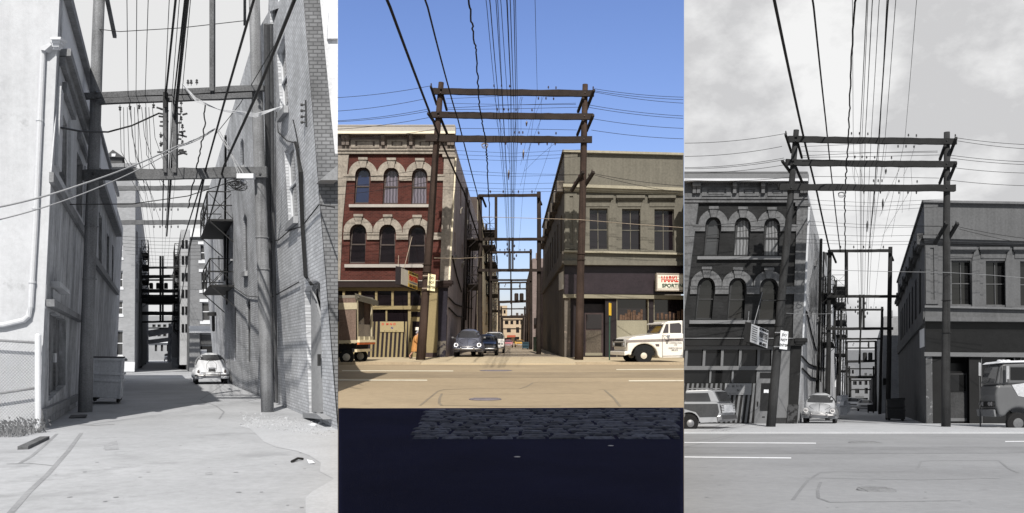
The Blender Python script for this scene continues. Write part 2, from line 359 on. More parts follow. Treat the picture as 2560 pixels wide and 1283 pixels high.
# --- long brick building that closes the right side of the lane
YR = 19.62; rB, rT = at(847, 1077, YR), at(757, -20, YR)
WR = Plane(rB, P.D, rT - rB); rB = V(rB)
def roofY(x): return 295 + (x - 585) * -3.16
tRE = along(rB, 536, P.D); rfB = rB + P.D * tRE; rcT = rT + (rT - rB) * .035; rfT = rT + (rT - rB) * .21 + P.D * tRE
b = thing('brick_building', 'long grey brick building with cables and a side door, right side of the left lane', 'building', tuple(rB))
holes = {'A': [(702, 288), (721, 262), (711, 82), (692, 132)], 'B': [(722, 560), (745, 538), (733, 350), (711, 380)], 'C': [(677, 76), (697, 20), (691, -45), (672, -15)],
         'D': [(601, 415), (610, 412), (609, 352), (605, 345), (601, 358)], 'E': [(610, 680), (619, 676), (617, 545), (612, 533), (608, 548)], 'F': [(617, 908), (626, 904), (626, 752), (620, 744), (615, 756)],
         'G': [(585, 902), (590, 900), (590, 770), (586, 764), (583, 774)], 'H': [(774, 1036), (808, 1036), (800, 708), (790, 700), (772, 708), (761, 728)], 'I': [(546, 690), (550, 690), (549, 640), (545, 640)], 'J': [(578, 640), (582, 640), (580, 555), (576, 560)]}
hp = {k: pxs(WR, v) for k, v in holes.items()}
rsT = rT + (rT - rB) * .21 + P.D * 8.6; rsB = rT + (rT - rB) * .16 + P.D * 5.2
mb = MB(); mb.panel([rcT + V((0, .03, 0)), rsB, rsT, rfT, rfB, rB + V((0, .03, 0))], list(hp.values()), INR * .16, rim=False)
# tall thin wall along the lane; low unseen wing behind keeps its shadow short
def rtop(t): return rcT + P.D * t, rB + P.D * t
tk = lambda t: .04 + t * .07
nearT = at(757, -75, YR); nz = nearT.z
for t0, t1 in ((0, tRE),):
    n0, n1 = rcT + V((tk(0), .1, 0)), rfT + V((tk(tRE), 0, 0)); nb, nt = rsB + V((tk(5.2), 0, 0)), rsT + V((tk(8.6), 0, 0)); mb.face([rcT + V((0, .03, 0)), rsB, nb, n0]); mb.face([rsB, rsT, nt, nb]); mb.face([rsT, rfT, n1, nt])
    mb.face([n0, nb, nt, n1, (rfB + V((tk(tRE), 0, 0))), (rB + V((tk(0), .1, 0)))]); mb.face([rfT, n1, (rfB + V((tk(tRE), 0, 0))), rfB])
mb.build('side_wall', brickL, b)
mb = MB(); mb.panel([at(754, -60, YR), at(792, -60, YR), at(797, -20, YR), at(836, 384, YR), at(844.6, 384, YR), at(844.6, 1077, YR), rB], [], V((0, .02, 0))); mb.build('pier', brickLx, b)
wing0, wing1 = V((SEAM_L * 24 - .02, 24, 0)), V((SEAM_L * 64 - .02, 64, 0)); mb = MB(); zz = 4.6
mb.prism([V((wing0.x - .55, 24, -1.1)), wing0 + V((0, 0, -1.1)), wing1 + V((0, 0, -1.7)), V((rfB.x + 2, 64, -1.7))], V((0, 0, 5.7))); mb.build('wing', brickLx, b)
mb = MB(); mb.prism([at(788, -60, YR + .12), at(844, -60, YR + .12), at(844, 392, YR + .12), at(820, 392, YR + .12)], N1 * .05)
mb.prism([at(822, 30, YR + .02), at(844, 22, YR + .02), at(844, 96, YR + .02), at(819, 96, YR + .02)], N1 * .09); mb.build('rendered_wall', mat('white flaking render', .66, var=.2, scale=1.2, stain=(2., .62, .05, G(.3))), b)
mb = MB(); mb.prism([at(800, 450, YR - .5), at(844, 413, YR - .5), at(844, 450, YR - .5)], N1 * .48); mb.build('awning', mat('grey canvas', .22), b)
lint = mat('pale stone sill', .3, var=.2)
for k in 'ABC':
    q = hp[k]; o = window(b, q, INR, .15, whiteL if k != 'C' else trimL, darkgl if k != 'B' else midgl, w=.06, bars=(('h', .5),))
    if k != 'C':
        s = MB(); s.prism([q[0] - P.D * .3 + V((0, 0, -.02)), q[1] - P.D * -.0 + V((0, 0, -.02)), q[1] + V((0, 0, -.2)), q[0] + V((0, 0, -.2))], -INR * .12); s.build('sill', lint, o)
for k in 'DEFGIJ':
    q = hp[k]; o = window(b, q, INR, .15, trimL, darkgl, w=.08, bars=(), quad=q[:4])
    if k in 'EIDJ': s = MB(); s.prism([q[0] + V((0, 0, -.02)), q[1] + V((0, 0, -.02)), q[1] + V((0, 0, -.22)), q[0] + V((0, 0, -.22))], -INR * .12); s.build('sill', lint, o)
q = hp['H']; mb = MB(); corr = mat('grey corrugated sheet', .25, var=.12, rough=.5)
dq = pxs(WR, [(776, 1030), (804, 1030), (796, 800), (774, 722)]); mb.prism([p + INR * .06 for p in dq], INR * .05)
for i in range(9): mb.bar(lerp(dq[0], dq[1], i / 8) + INR * .05, lerp(dq[3], dq[2], i / 8) + INR * .05, .04, .04)
dr = mb.build('door', corr, b); MB().prism([p + INR * .14 for p in q], INR * .02).build('dark_transom', darkgl, dr)
MB().box(WR.px(803, 900) - INR * .05, (.03, .05, .14)).build('handle', blackL, dr)
mb = MB(); strip(mb, WR, [(776, 1032), (812, 1034), (830, 1048), (776, 1044)], -INR * .2); mb.build('step', lint, b)
mb = MB()
for x, w in ((676, 3.2), (688, 2.0)): mb.tube([WR.px(x, 60) - INR * .1, WR.px(x + 3, 500) - INR * .1, WR.px(x + 12 , 1006) - INR * .1], .05 * w / 2, 8)
mb.each('downspout', mat('old cast pipe', .10), b)
mb = MB(); mb.tube([WR.px(536, 556) - INR * .2, WR.px(541, 782) - INR * .2], .09, 8); mb.build('white_downspout', whiteL, b)
mb = MB(); mb.box(WR.px(541, 785) - INR * .25, (.22, .3, .12)); mb.tube([WR.px(541, 785) - INR * .2, WR.px(541.5, 826) - INR * .2], .1, 8); mb.build('rainwater_head', blackL, b)
mb = MB()
for i, x in enumerate((757, 760, 763)): mb.tube([WR.px(742 + i * 2, 355) - INR * .06, WR.px(748 + i * 2, 380) - INR * .06, WR.px(x - 3 + i, 430) - INR * .06, WR.px(x + 2, 560) - INR * .06, WR.px(x + 10, 690) - INR * .06, WR.px(x + 26, 712) - INR * .06], .022, 6)
for pts in ([(668, 610), (700, 600), (730, 575), (760, 566), (803, 512), (842, 518)], [(696, 280), (700, 330), (722, 352), (738, 356)], [(738, 300), (745, 330), (752, 370)], [(560, 700), (620, 740), (680, 745), (752, 705)]): mb.tube([WR.px(*p) - INR * .05 for p in pts], .016, 6)
mb.each('service_cable', blackL, b)
mb = MB()
for y in (262, 277, 292, 306): mb.cyl(WR.px(764, y) - INR * .05, (1, 0, 0), .02, .1, 8); mb.cyl(WR.px(764, y) - INR * .09, (1, 0, 0), .035, .045, 8)
mb.bar(WR.px(766, 250) - INR * .02, WR.px(768, 318) - INR * .02, .03); mb.build('insulator_rack', porcL, b)
def fire_escape(par, wp, D, out, w, d, m, h=1.0, ladder=0., name='fire_escape'):
    """iron balcony: wp wall point at floor level, w along the lane D, d out from the wall."""
    u = D.normalized(); o3 = out * d; mb = MB(); a, c = wp, wp + u * w
    mb.prism([a, c, c + o3, a + o3], V((0, 0, -.09)))
    pl = mb.build(name, m, par); mb = MB()
    for zz in (h, h * .5): 
        for p, q in ((a, a + o3), (a + o3, c + o3), (c + o3, c)): mb.bar(p + V((0, 0, zz)), q + V((0, 0, zz)), .05)
    for p in (a + o3, c + o3, lerp(a, c, .5) + o3, a, c): mb.bar(p, p + V((0, 0, h)), .045)
    for p, q in ((a + o3, lerp(a, c, .5) + o3), (lerp(a, c, .5) + o3, c + o3), (a, a + o3), (c, c + o3)):
        mb.bar(p, q + V((0, 0, h)), .03); mb.bar(q, p + V((0, 0, h)), .03)
    for p in (a, c): mb.bar(p + o3, p - V((0, 0, d * .9)), .045)
    mb.build('railing', m, pl)
    if ladder:
        mb = MB(); s = a + out * d * .5 + u * w * .25
        for k in (0, .45): mb.bar(s + u * k, s + u * k - V((0, 0, ladder)), .04)
        for i in range(int(ladder / .35)): mb.bar(s - V((0, 0, .35 * i)), s + u * .45 - V((0, 0, .35 * i)), .03)
        mb.build('ladder', m, pl)
    return pl
fire_escape(b, WR.px(583, 548), P.D, -INR, 7, 1.15, blackL, 1.25); fire_escape(b, WR.px(586, 712), P.D, -INR, 7, 1.15, blackL, 1.25)
mb = MB()
for p, q in (((571, 340), (568, 700)), ((576, 590), (573, 760))): mb.bar(WR.px(*p) - INR * .12, WR.px(*q) - INR * .12, .1)
mb.each('conduit', blackL, b)
# --- red brick block with white lintels beyond it
Yf = 78.; N = P.z(Yf)
b = thing('hotel_building', 'grey brick building with white window lintels, seen end on behind the small white car', 'building', (at(500, 900, Yf).x, Yf, N))
f0, f1, t1, t0 = at(473, 900, Yf), at(600, 900, Yf), at(600, 590, Yf), at(477, 590, Yf); f0.z = f1.z = N
wf = [[at(x0, y1, Yf), at(x1, y1, Yf), at(x1 - 1, y0, Yf), at(x0 - 1, y0, Yf)] for x0, x1, y0, y1 in ((502, 526, 611, 651), (504, 528, 680, 725), (506, 530, 755, 803))]
shop = [at(500, 892, Yf), at(544, 892, Yf), at(544, 834, Yf), at(499, 834, Yf)]
mb = MB(); mb.panel([t0, t1, f1, f0], wf + [shop], N1 * .35); mb.build('front_wall', farBx, b)
L = P.D * 70; mb = MB(); mb.face([t0 + V((0, .02, 0)), t0 + L, f0 + L, f0 + V((0, .02, 0))]); mb.face([t0, t1, t1 + L, t0 + L]); mb.build('side_wall', mat('sooty far wall', .22), b)
mb = MB(); mb.prism([at(476, 571, Yf - .3), at(600, 571, Yf - .3), at(600, 592, Yf - .3), at(475, 592, Yf - .3)], N1 * 2); mb.build('parapet', paraL, b)
mb = MB(); mb.prism([at(472, 815, Yf - .25), at(560, 815, Yf - .25), at(560, 822, Yf - .25), at(472, 822, Yf - .25)], N1 * .24); mb.prism([at(473, 822, Yf - .1), at(560, 822, Yf - .1), at(560, 832, Yf - .1), at(473, 832, Yf - .1)], N1 * .09); mb.build('belt_course', paraL, b)
for q in wf:
    o = window(b, q, N1, .3, whiteL, midgl, w=.09)
    for a, c, dz in ((q[3], q[2], .26), (q[0], q[1], -.26)):
        MB().prism([a + V((-.18, -.08, 0)), c + V((.18, -.08, 0)), c + V((.18, -.08, dz)), a + V((-.18, -.08, dz))], N1 * .075).build('lintel' if dz > 0 else 'sill', whiteL, o)
o = window(b, shop, N1, .3, trimL, darkgl, w=.1, bars=(('h', .48),), name='shop_window')
MB().prism([p + N1 * .24 for p in (lerp(shop[0], shop[3], .5), lerp(shop[1], shop[2], .5), shop[2], shop[3])], N1 * .02).build('blind', mat('dark blind', .07), o)
mb = MB(); mb.prism([at(501, 890, Yf + .2), at(517, 890, Yf + .2), at(517, 874, Yf + .2), at(501, 874, Yf + .2)], N1 * .02); mb.build('poster', whiteL, o)
b = thing('warehouse', 'grey building rising behind the white-linteled brick building in the left lane', 'building', tuple(at(462, 890, 86)))
MB().prism([at(449, 912, 86), at(474, 912, 86), at(474, 574, 86), at(452, 574, 86)], P.D * 60).build('wall', mat('shaded far brick', .36), b)  # warehouse brick in one even mid grey
for y in (600, 640, 682, 724, 766, 810):
    for x in (454, 463): MB().prism([at(x, y + 20, 85.9), at(x + 6, y + 20, 85.9), at(x + 6, y, 85.9), at(x, y, 85.9)], P.D * .08).build('window', darkgl, b)
# --- end of the lane
Ye = 190.; b = thing('church_building', 'small pale building with arched windows closing the far end of the left lane', 'building', (at(415, 890, Ye).x, Ye, P.z(Ye)))
q0, q1 = at(372, 890, Ye), at(440, 890, Ye); q0.z = q1.z = P.z(Ye)
wz = [[at(*p, Ye) for p in arch((x - 3, 878), (x + 3, 878), (x + 3, 864), (x - 3, 864))] for x in (390, 405, 420)] + [[at(x - 4, y + 7, Ye), at(x + 4, y + 7, Ye), at(x + 4, y, Ye), at(x - 4, y, Ye)] for x in (385, 398, 412, 425) for y in (811, 834)]
mb = MB(); mb.panel([at(372, 790, Ye), at(440, 790, Ye), q1, q0], wz, N1 * .6); mb.build('wall', mat('far pale render', .26, scale=.3), b)
for w_ in wz: MB().prism([p + N1 * .5 for p in w_], N1 * .05).build('window', midgl, b)
mb = MB(); mb.prism([at(370, 852, Ye - .6), at(442, 852, Ye - .6), at(442, 857, Ye - .6), at(370, 857, Ye - .6)], N1 * .58); mb.build('cornice', whiteL, b)
# dark backs of the far lane
WF = Plane(at(356, 905, 100), P.D, V((0, 0, 1)))
for pts, nm, lb in (([(353, 915), (372, 902), (371, 690), (353, 620)], 'tenement', 'dark building lining the far left side of the left lane'),):
    tag(MB().prism(pxs(WF, pts), INL * 5).build(nm, mat('sooty far brick', .24)), lb, 'building')
# footbridge with zigzag stairs
b = thing('footbridge', 'white enclosed footbridge and zigzag stair crossing the far end of the left lane', 'bridge', (at(405, 850, 150).x, 150, P.z(150)))
fw = mat('white far boards', .36)
mb = MB(); mb.prism([at(370, 826, 150), at(423, 818, 150), at(425, 832, 150), at(372, 842, 150)], N1 * 3); mb.prism([at(368, 850, 150), at(425, 843, 150), at(425, 853, 150), at(372, 860, 150)], N1 * 3); mb.build('deck', fw, b)
mb = MB()
for i in range(6): y = 800 + i * 18; mb.prism([at(424, y + 12, 148), at(434, y, 148), at(434, y + 7, 148), at(424, y + 19, 148)], N1 * 1.2)
mb.bar(at(423, 905, 149), at(427, 790, 149), .5); mb.bar(at(437, 905, 149), at(436, 815, 149), .6); mb.build('stair', fw, b)
# ================================================================ pole frames
def pole_frame(label, Y, poles, bars, pm, bm, im, ins=(), braces=(), posts=(), stubs=(), group=None, name='utility_pole_frame'):
    t = thing(name, label, 'utility poles', tuple(at(*poles[0][1], Y)), group)
    rr = .15
    for (tp, bp, wt, wb) in poles:
        a, c = at(*bp, Y), at(*tp, Y); rb, rt = wb / 2 / F * Y, wt / 2 / F * Y; rr = rt; n = 7; pts = []; rs = []
        for i in range(n):
            s = i / (n - 1); p = lerp(a - V((0, 0, .35)), c, s); p += V((random.uniform(-.02, .02), random.uniform(-.02, .02), 0)) * (1 if 0 < i < n - 1 else 0); pts.append(p); rs.append((rb + (rt - rb) * s) * random.uniform(.96, 1.04))
        mb = MB(); mb.tube(pts, rs, 12)
        for s in (.3, .34):
            p = lerp(a, c, s + random.uniform(0, .1)); mb.cyl(p, (0, 0, 1), rb * 1.03, .03, 12)
        mb.build('pole', pm, t, smooth=True)
    for (p0, p1, h, dbl) in bars:
        hh = h / F * Y; off = rr + .09
        for d in ((-off, off) if dbl else (-off,)):
            sh = random.uniform(-4, 4) if dbl and d > 0 else 0
            mb = MB(); a, c = at(p0[0] + sh, p0[1], Y + d), at(p1[0] + sh * .5, p1[1], Y + d); mb.beam(a, c, .17, hh); mb.build('crossarm', bm, t)
        mb = MB()
        for (tp, bp, wt, wb) in poles:
            s = ((p0[1] + p1[1]) / 2 - tp[1]) / (bp[1] - tp[1])
            if 0 <= s <= 1: x = tp[0] + (bp[0] - tp[0]) * s; mb.cyl(at(x, (p0[1] + p1[1]) / 2, Y - off - .1), (0, 1, 0), .035, .06, 8)
        if mb.v: mb.build('bolt', im, t)
    for (p0, d0, p1, d1, w) in braces: MB().bar(at(*p0, Y + d0), at(*p1, Y + d1), w / F * Y, w / F * Y).build('brace', bm, t)
    for (p0, p1, w) in posts: MB().bar(at(*p0, Y - .35), at(*p1, Y - .35), w / F * Y, .14).build('hanging_post', bm, t)
    for (x, y, d) in ins: insulator(t, at(x, y, Y - .28), im, .5 * max(1, min(Y / 46, 1.4)), d == 'd')
    return t
P = LEFT
pf = pole_frame('two stout leaning poles with paired wooden beams spanning the near part of the left lane', 25.7,
    [((250, -60), (212, 1030), 25, 33), ((634, -60), (670, 1026), 27, 33)],
    [((199, 241), (660, 220), 14, False), ((246, 254), (632, 238), 13, False), ((212, 438), (668, 430), 26, True)], woodL, woodD, porcL,
    ins=[(300, 262, 'd'), (325, 260, 'd'), (348, 258, 'd'), (384, 256, 'd'), (470, 214, 'u'), (478, 214, 'u'), (492, 213, 'u'), (402, 330, 'd'), (402, 352, 'd'), (453, 265, 'u'), (453, 285, 'u'), (453, 305, 'u'), (456, 325, 'u'), (456, 345, 'u'), (456, 365, 'u')],
    posts=[((531, -60), (531, 228), 11), ((414, 232), (414, 432), 9), ((438, 232), (438, 432), 10)],
    braces=[((262, -30), -.4, (287, 92), 1.4, 9), ((232, -30), .4, (246, 30), 2.6, 8), ((612, -30), -.6, (612, 62), .4, 7)])
bx = MB(); bx.box(at(615, 441, 25.2), (.24, .1, .07)); bx.build('junction_box', whiteL, pf)
mb = MB()
for i in range(14):
    c = at(590 + random.uniform(-14, 14), 462 + random.uniform(-8, 8), 25.1); mb.tube([c + V((math.cos(a) * .18, math.sin(a * 1.7 + i) * .05, math.sin(a) * .1)) for a in [k * .8 + i for k in range(9)]], .008, 4)
mb.build('cable_bundle', blackL, pf)
mb = MB(); mb.box(at(414, 250, 25.2), (.05, .06, .22)); mb.build('bracket', blackL, pf)
mb = MB()
for i in range(22): p = at(random.choice((402, 408, 446, 455, 462)) + random.uniform(-3, 3), random.uniform(262, 385), 25.4); mb.cyl(p, (1, random.uniform(-.4, .4), random.uniform(-.3, .3)), .028, random.uniform(.12, .3), 6)
mb.build('insulator_cluster', porcL, pf)
pole_frame('three stacked beams on two poles spanning the left lane behind the near pole pair', 66.,
    [((280, 452), (280, 944), 10, 12), ((544, 452), (544, 940), 10, 12)],
    [((270, 471), (545, 469), 11, True), ((276, 513), (546, 512), 10, True), ((278, 556), (548, 555), 11, True)], woodL, woodD, porcL,
    ins=[(x, y, 'd') for y in (519, 562) for x in (385, 400, 414, 428, 445)], group='pole frames along the left lane')
ironF = mat('far dark timber', .06)
wf3 = pole_frame('dark pole frame carrying a platform with barrel shaped transformers over the left lane', 98.,
    [((351, 655), (350, 915), 9, 10), ((470, 655), (470, 915), 9, 10)],
    [((346, 669), (474, 669), 5, False), ((346, 692), (474, 690), 8, True), ((346, 727), (474, 727), 9, True), ((346, 740), (470, 740), 7, True), ((350, 757), (470, 757), 4, True), ((346, 783), (470, 783), 9, True), ((352, 805), (470, 803), 5, True)],
    ironF, ironF, porcL, posts=[((401, 640), (401, 806), 4), ((407, 640), (407, 806), 4), ((403, 690), (403, 730), 6)], group='pole frames along the left lane')
for x in (378, 395, 404, 415): MB().tube([at(x, 722, 97.6), at(x, 709, 97.6), at(x, 707, 97.6)], [.21, .21, .14], 10).build('transformer', blackL, wf3)
MB().prism([at(355, 742, 97.4), at(438, 742, 97.4), at(438, 756, 97.4), at(355, 756, 97.4)], N1 * .4).build('catwalk', blackL, wf3)
for i, (y0, xa, xb, Y) in enumerate(((700, 362, 448, 125.), (760, 368, 442, 150.))):
    pole_frame(f'{"larger" if i == 0 else "smaller"} of the two pole frames far down the left lane beyond the transformers', Y, [((xa, y0 - 8), (xa, 905), 5, 6), ((xb, y0 - 8), (xb, 905), 5, 6)], [((xa - 3, y0), (xb + 3, y0), 4, True), ((xa - 3, y0 + 26), (xb + 3, y0 + 26), 4, True), ((xa - 3, y0 + 60), (xb + 3, y0 + 60), 3, False)], ironF, ironF, porcL, group='pole frames along the left lane')
# fire escapes high in the far lane, as real ironwork on the far walls
b = thing('fire_escape_tower', 'tangle of black fire escapes on the far right side of the left lane', 'fire escape', tuple(at(462, 905, 95)))
for y in (640, 668, 705, 745, 780, 825): fire_escape(b, at(474, y, 92), P.D, -INR, 9, 1.5, blackL, 1.3, name='balcony')
b = thing('fire_escape_tower', 'slender black fire escapes high on the far left side of the left lane', 'fire escape', tuple(at(356, 905, 97)))
for y in (632, 662, 700, 745): fire_escape(b, at(354, y, 90), P.D, -INL, 7, .7, blackL, 1.3, name='balcony')
# overhead wires of the lane
lw = blackL
for (x0, y0), (x1, y1), rr_ in (((437, 17), (413, 250), .028), ((466, 17), (437, 300), .045), ((460, 17), (433, 260), .02)):
    wire([at(x0 + (x0 - x1) * .4, y0 - (y1 - y0) * .4, 17), at(x0, y0, 19), at(x1, y1, 25.4), at(400 + (x1 - 400) * .45, 880 + (y1 - 880) * .5, 50)], rr_, 'thick black overhead cable running down the middle of the left lane', 'thick cables over the left lane', lw)
wire([at(640, -20, 14.5), at(565, 240, 18), at(515, 420, 25), at(430, 690, 60)], .024, 'long black cable slanting from the top of the right pole down the left lane', None, lw)
wire([at(740, -10, 13.5), at(640, 240, 17), at(560, 415, 24), at(520, 560, 40)], .03, 'heavy black cable slanting across the face of the brick building in the left lane', None, lw, name='overhead_cable')
wire([at(700, 90, 22), at(600, 260, 27), at(540, 335, 30)], .012, 'thin black cable sloping beside the right pole of the left lane', None, lw)
wire([at(515, 420, 25), at(487, 560, 33), at(470, 640, 45), at(450, 760, 70)], .03, 'knotted black cable hanging from the lower beam and running off down the left lane', None, lw, name='overhead_cable')
wire([at(514, 255, 25.2), at(510, 330, 25.3), at(490, 420, 25.3), at(470, 520, 30)], .02, 'loose twisted cable dangling under the upper beam of the left lane', None, lw, name='overhead_cable', wig=.03)
greyw = mat('pale cable sheath', .33, var=.1)
wire([at(-60, 528, 16.5), at(200, 462, 19), at(440, 366, 24), at(536, 322, 26)], .02, 'upper grey service cable sloping from the left wall up to mid lane', None, greyw, sag=.05)
wire([at(-60, 562, 16.5), at(230, 475, 20), at(450, 366, 25), at(536, 324, 26)], .014, 'lower grey service cable sloping from the left wall up to mid lane', None, greyw, sag=.06)
for k, (e0, e1) in enumerate((((600, 452), (545, 322)), ((612, 440), (538, 321)), ((606, 446), (541, 324)))):
    wire([at(*e1, 26.), at(575, 372 + 6 * k, 25.6), at(*e0, 25.2)], .012, 'grey service cable dropping to the box on the lower beam of the left lane', 'service drops by the junction box', greyw)
for k in range(4):
    e = WR.px(716 - k * 2, 266 + k); a = at(453 + k * 2, 206 + 3 * k, 25.3); m_ = at(545 + k * 5, 272 + k * 2, 24.5); m2 = at(640, 284 + k * 3, 23)
    wire([a, at(490, 245 + k * 3, 25), m_, m2, e - INR * .1], .008, 'pale service wire swagged from the upper beam to the brick wall of the left lane', 'pale service wires swagged to the brick wall', mat('white cable sheath', .6))
wire([at(146, 318, 20), at(200, 328, 22), at(270, 330, 25), at(330, 314, 25.5), at(398, 283, 25.5)], .025, 'dark cable swagged from a wall bracket to the hanging posts of the left lane', None, lw, name='overhead_cable')
wire([at(175, 511, 22), at(330, 510, 25), at(470, 490, 25.5), at(600, 447, 25.3)], .014, 'dark cable crossing the left lane just under the lower beam', None, lw)
wire([at(245, 73, 25.6), at(300, 79, 25.5), at(450, 70, 25.5), at(610, 52, 25.5)], .012, 'thin wire with two insulators strung between the pole tops of the left lane', None, lw)
for x0, x1 in ((317, 320), (342, 340), (371, 363), (424, 412), (450, 430), (478, 455)):
    wire([at(x0, -20, 18.5), at(x1, 235, 25.2), at(lerp(x1, 400, .35), 470, 47), at(lerp(x1, 402, .7), 668, 97)], .009, 'thin wire running lengthways over the left lane', 'thin wires over the left lane', lw)
for i in range(9):
    y = 590 + i * 9; wire([at(296 + i * 4, y, 60 + i * 3), at(526 - i * 4, y + 3, 60 + i * 3)], .012, 'thin wire crossing over the left lane between the buildings', 'cross wires high over the left lane', lw, sag=.1)
for i in range(10):
    x = 300 + i * 9; wire([at(x, 268, 25.3), at(x + random.uniform(0, 8), random.uniform(330, 430), 26), at(360 + i * 8, 500 + random.uniform(-40, 60), 47)], .008, 'slack thin drop wire hanging from the upper beam of the left lane', 'slack drop wires in the left lane', lw)

# rubbish bin, fence, rubble
binm = mat('grey skip paint', .62, var=.22, rough=.55, streak=.6, stain=(3., .64, .05, G(.12))); bl = P.g(268, 1006)
def skip_bin(label, q, Y, depth, m, dm, top=.0):
    """front face outline in photo px (BL, BR, TR, TL) at distance Y."""
    BL, BR, TR, TL = [at(*p, Y) for p in q]; t = thing('skip_bin', label, 'skip', tuple((BL + BR) / 2)); dp = P.D * depth; up = V((0, 0, .14))
    mb = MB(); w = BR - BL; mb.prism([BL + up, BR + up, TR, TL], dp)
    for f in (.45, .62, .98): a, c = lerp(BL + up, TL, f), lerp(BR + up, TR, f); mb.bar(a - V((.03, .03, 0)), c + V((.03, -.03, 0)), .08, .09); mb.bar(c + V((.03, -.03, 0)), c + dp + V((.03, 0, 0)), .08, .09)
    for f in (.02, .98): mb.bar(lerp(BL, BR, f) + up - V((0, .03, 0)), lerp(TL, TR, f) - V((0, .03, 0)), .07, .06)
    mb.build('body', m, t, bevel=.015)
    mb = MB(); mb.prism([TL + V((-.04, -.06, .02)), TR + V((.04, -.06, .02)), TR + V((.04, -.06, .07)), TL + V((-.04, -.06, .07))], dp * 1.03); mb.build('lid', dm, t, bevel=.01)
    for a in (BL + w * .1, BR - w * .1):
        for d in (.12, .88): MB().cyl(a + dp * d + V((0, 0, .08)), (1, 0, 0), .08, .07, 12).build('castor', blackL, t)
    MB().bar(TR + V((.06, .05, -.05)), TR + V((.06, .05, -.05)) + dp * .8, .05).build('lift_bar', dm, t)
    return t
sb = skip_bin('pale dented metal skip bin on castors against the left pole of the left lane', [(229, 1003), (302, 1008), (307, 897), (232, 896)], 29.5, 1.7, binm, mat('skip lid', .10))
fz = thing('chain_link_fence', 'chain link fence with pale end post in front of the stuccoed building, bottom left', 'fence', tuple(P.g(97, 1076)))
yf = 19.45; mb = MB(); mb.tube([at(95, 1080, yf), at(95, 838, yf), at(95, 834, yf)], [.065, .065, .03], 10); mb.build('post', whiteL, fz)
mb = MB(); mb.tube([at(-80, 846, yf), at(95, 857, yf)], .028, 8); mb.tube([at(-80, 995, yf), at(95, 969, yf)], .028, 8); mb.each('rail', mat('grey pipe rail', .2), fz)
mb = MB(); zt, zb = at(0, 850, yf).z, at(0, 1080, yf).z; xl, xr = at(-80, 0, yf).x, at(95, 0, yf).x; s = .075; wdt = xr - xl; hgt = zt - zb
k = -hgt
while k < wdt:
    for sg in (1, -1):
        a0, a1 = max(0, k), min(wdt, k + hgt)
        if a1 > a0:
            h0, h1_ = a0 - k, a1 - k
            if sg < 0: h0, h1_ = hgt - h0, hgt - h1_
            mb.tube([V((xl + a0, yf + .01 * sg, zb + h0)), V((xl + a1, yf + .01 * sg, zb + h1_))], .0045, 3, caps=False)
    k += s
mb.build('mesh', mat('galvanised wire', .42, var=.1, bump=0), fz)
rub = MB()
for i in range(150):
    x = random.uniform(-20, 92); y = random.triangular(985, 1078, 1060); p = P.g(x, max(y, 1066) + random.uniform(0, 8)); p.y = random.uniform(18.5, 19.6); p.z = P.z(p.y) + max(0, (random.random() ** 2) * .35 * (1 - (x + 20) / 130)); r = random.uniform(.02, .09)
    rub.ball(p, (r * random.uniform(.7, 1.6), r, r * random.uniform(.5, 1)), nu=6, nv=4)
o = tag(rub.build('rubble', mat('broken rubble', .38, var=.5, scale=3)), 'loose rubble and stones behind the chain link fence', 'rubble'); o['kind'] = 'stuff'
wd = MB()
for i in range(240):
    p = V((random.uniform(at(-20, 0, 18.6).x, at(92, 0, 18.8).x), random.uniform(18.0, 19.3), 0)); p.z = P.z(p.y); h = random.uniform(.08, .34)
    q = p + V((random.uniform(-.15, .15), random.uniform(-.1, .1), h)); wd.face([p, p + V((.02, 0, 0)), q]); wd.face([q, q + V((.05, .02, -.04)), q + V((.01, .03, -.07))])
o = tag(wd.build('weeds', mat('dry weeds', .16, var=.5, scale=4)), 'dry weeds growing along the chain link fence', 'weeds'); o['kind'] = 'stuff'
pa, pb = P.g(57, 1124, .03), P.g(112, 1098, .03); tag(MB().bar(pa, pb, .17, .06).build('plank', woodD), 'dark loose plank lying on the ground by the fence, bottom left', 'plank')
MB_ = MB(); a = P.g(767, 1150, .008); MB_.prism([a, P.g(781, 1153, .008), P.g(787, 1161, .02), P.g(772, 1160, .008)], V((0, 0, .004))); tag(MB_.build('paper_sheet', mat('paper', .85, var=.03)), 'white sheet of paper lying on the lane, bottom right of the left lane', 'litter')
MB_ = MB(); MB_.tube([P.g(729, 1157, .02), P.g(745, 1152, .04), P.g(757, 1150, .02)], .02, 6); tag(MB_.build('stick', blackL), 'thin dark stick on the lane beside the white paper', 'litter')
for x, y, s_ in ((783, 1066, .09), (800, 1060, .05)):
    MB_ = MB(); MB_.ball(P.g(x, y, s_ * .4), (s_, s_ * .7, s_ * .5), nu=7, nv=5); tag(MB_.build('crumpled_paper', whiteL), 'crumpled white litter on the gravel under the side door of the brick building', 'litter', 'crumpled litter by the side door')
MB_ = MB(); bq = P.g(196, 1044, .02); MB_.box(bq + V((0, 0, .02)), (.2, .3, .015), Matrix.Rotation(.4, 3, 'Z')); tag(MB_.build('scrap_board', woodD), 'scrap of dark board on the ground between the door and the left pole', 'litter')
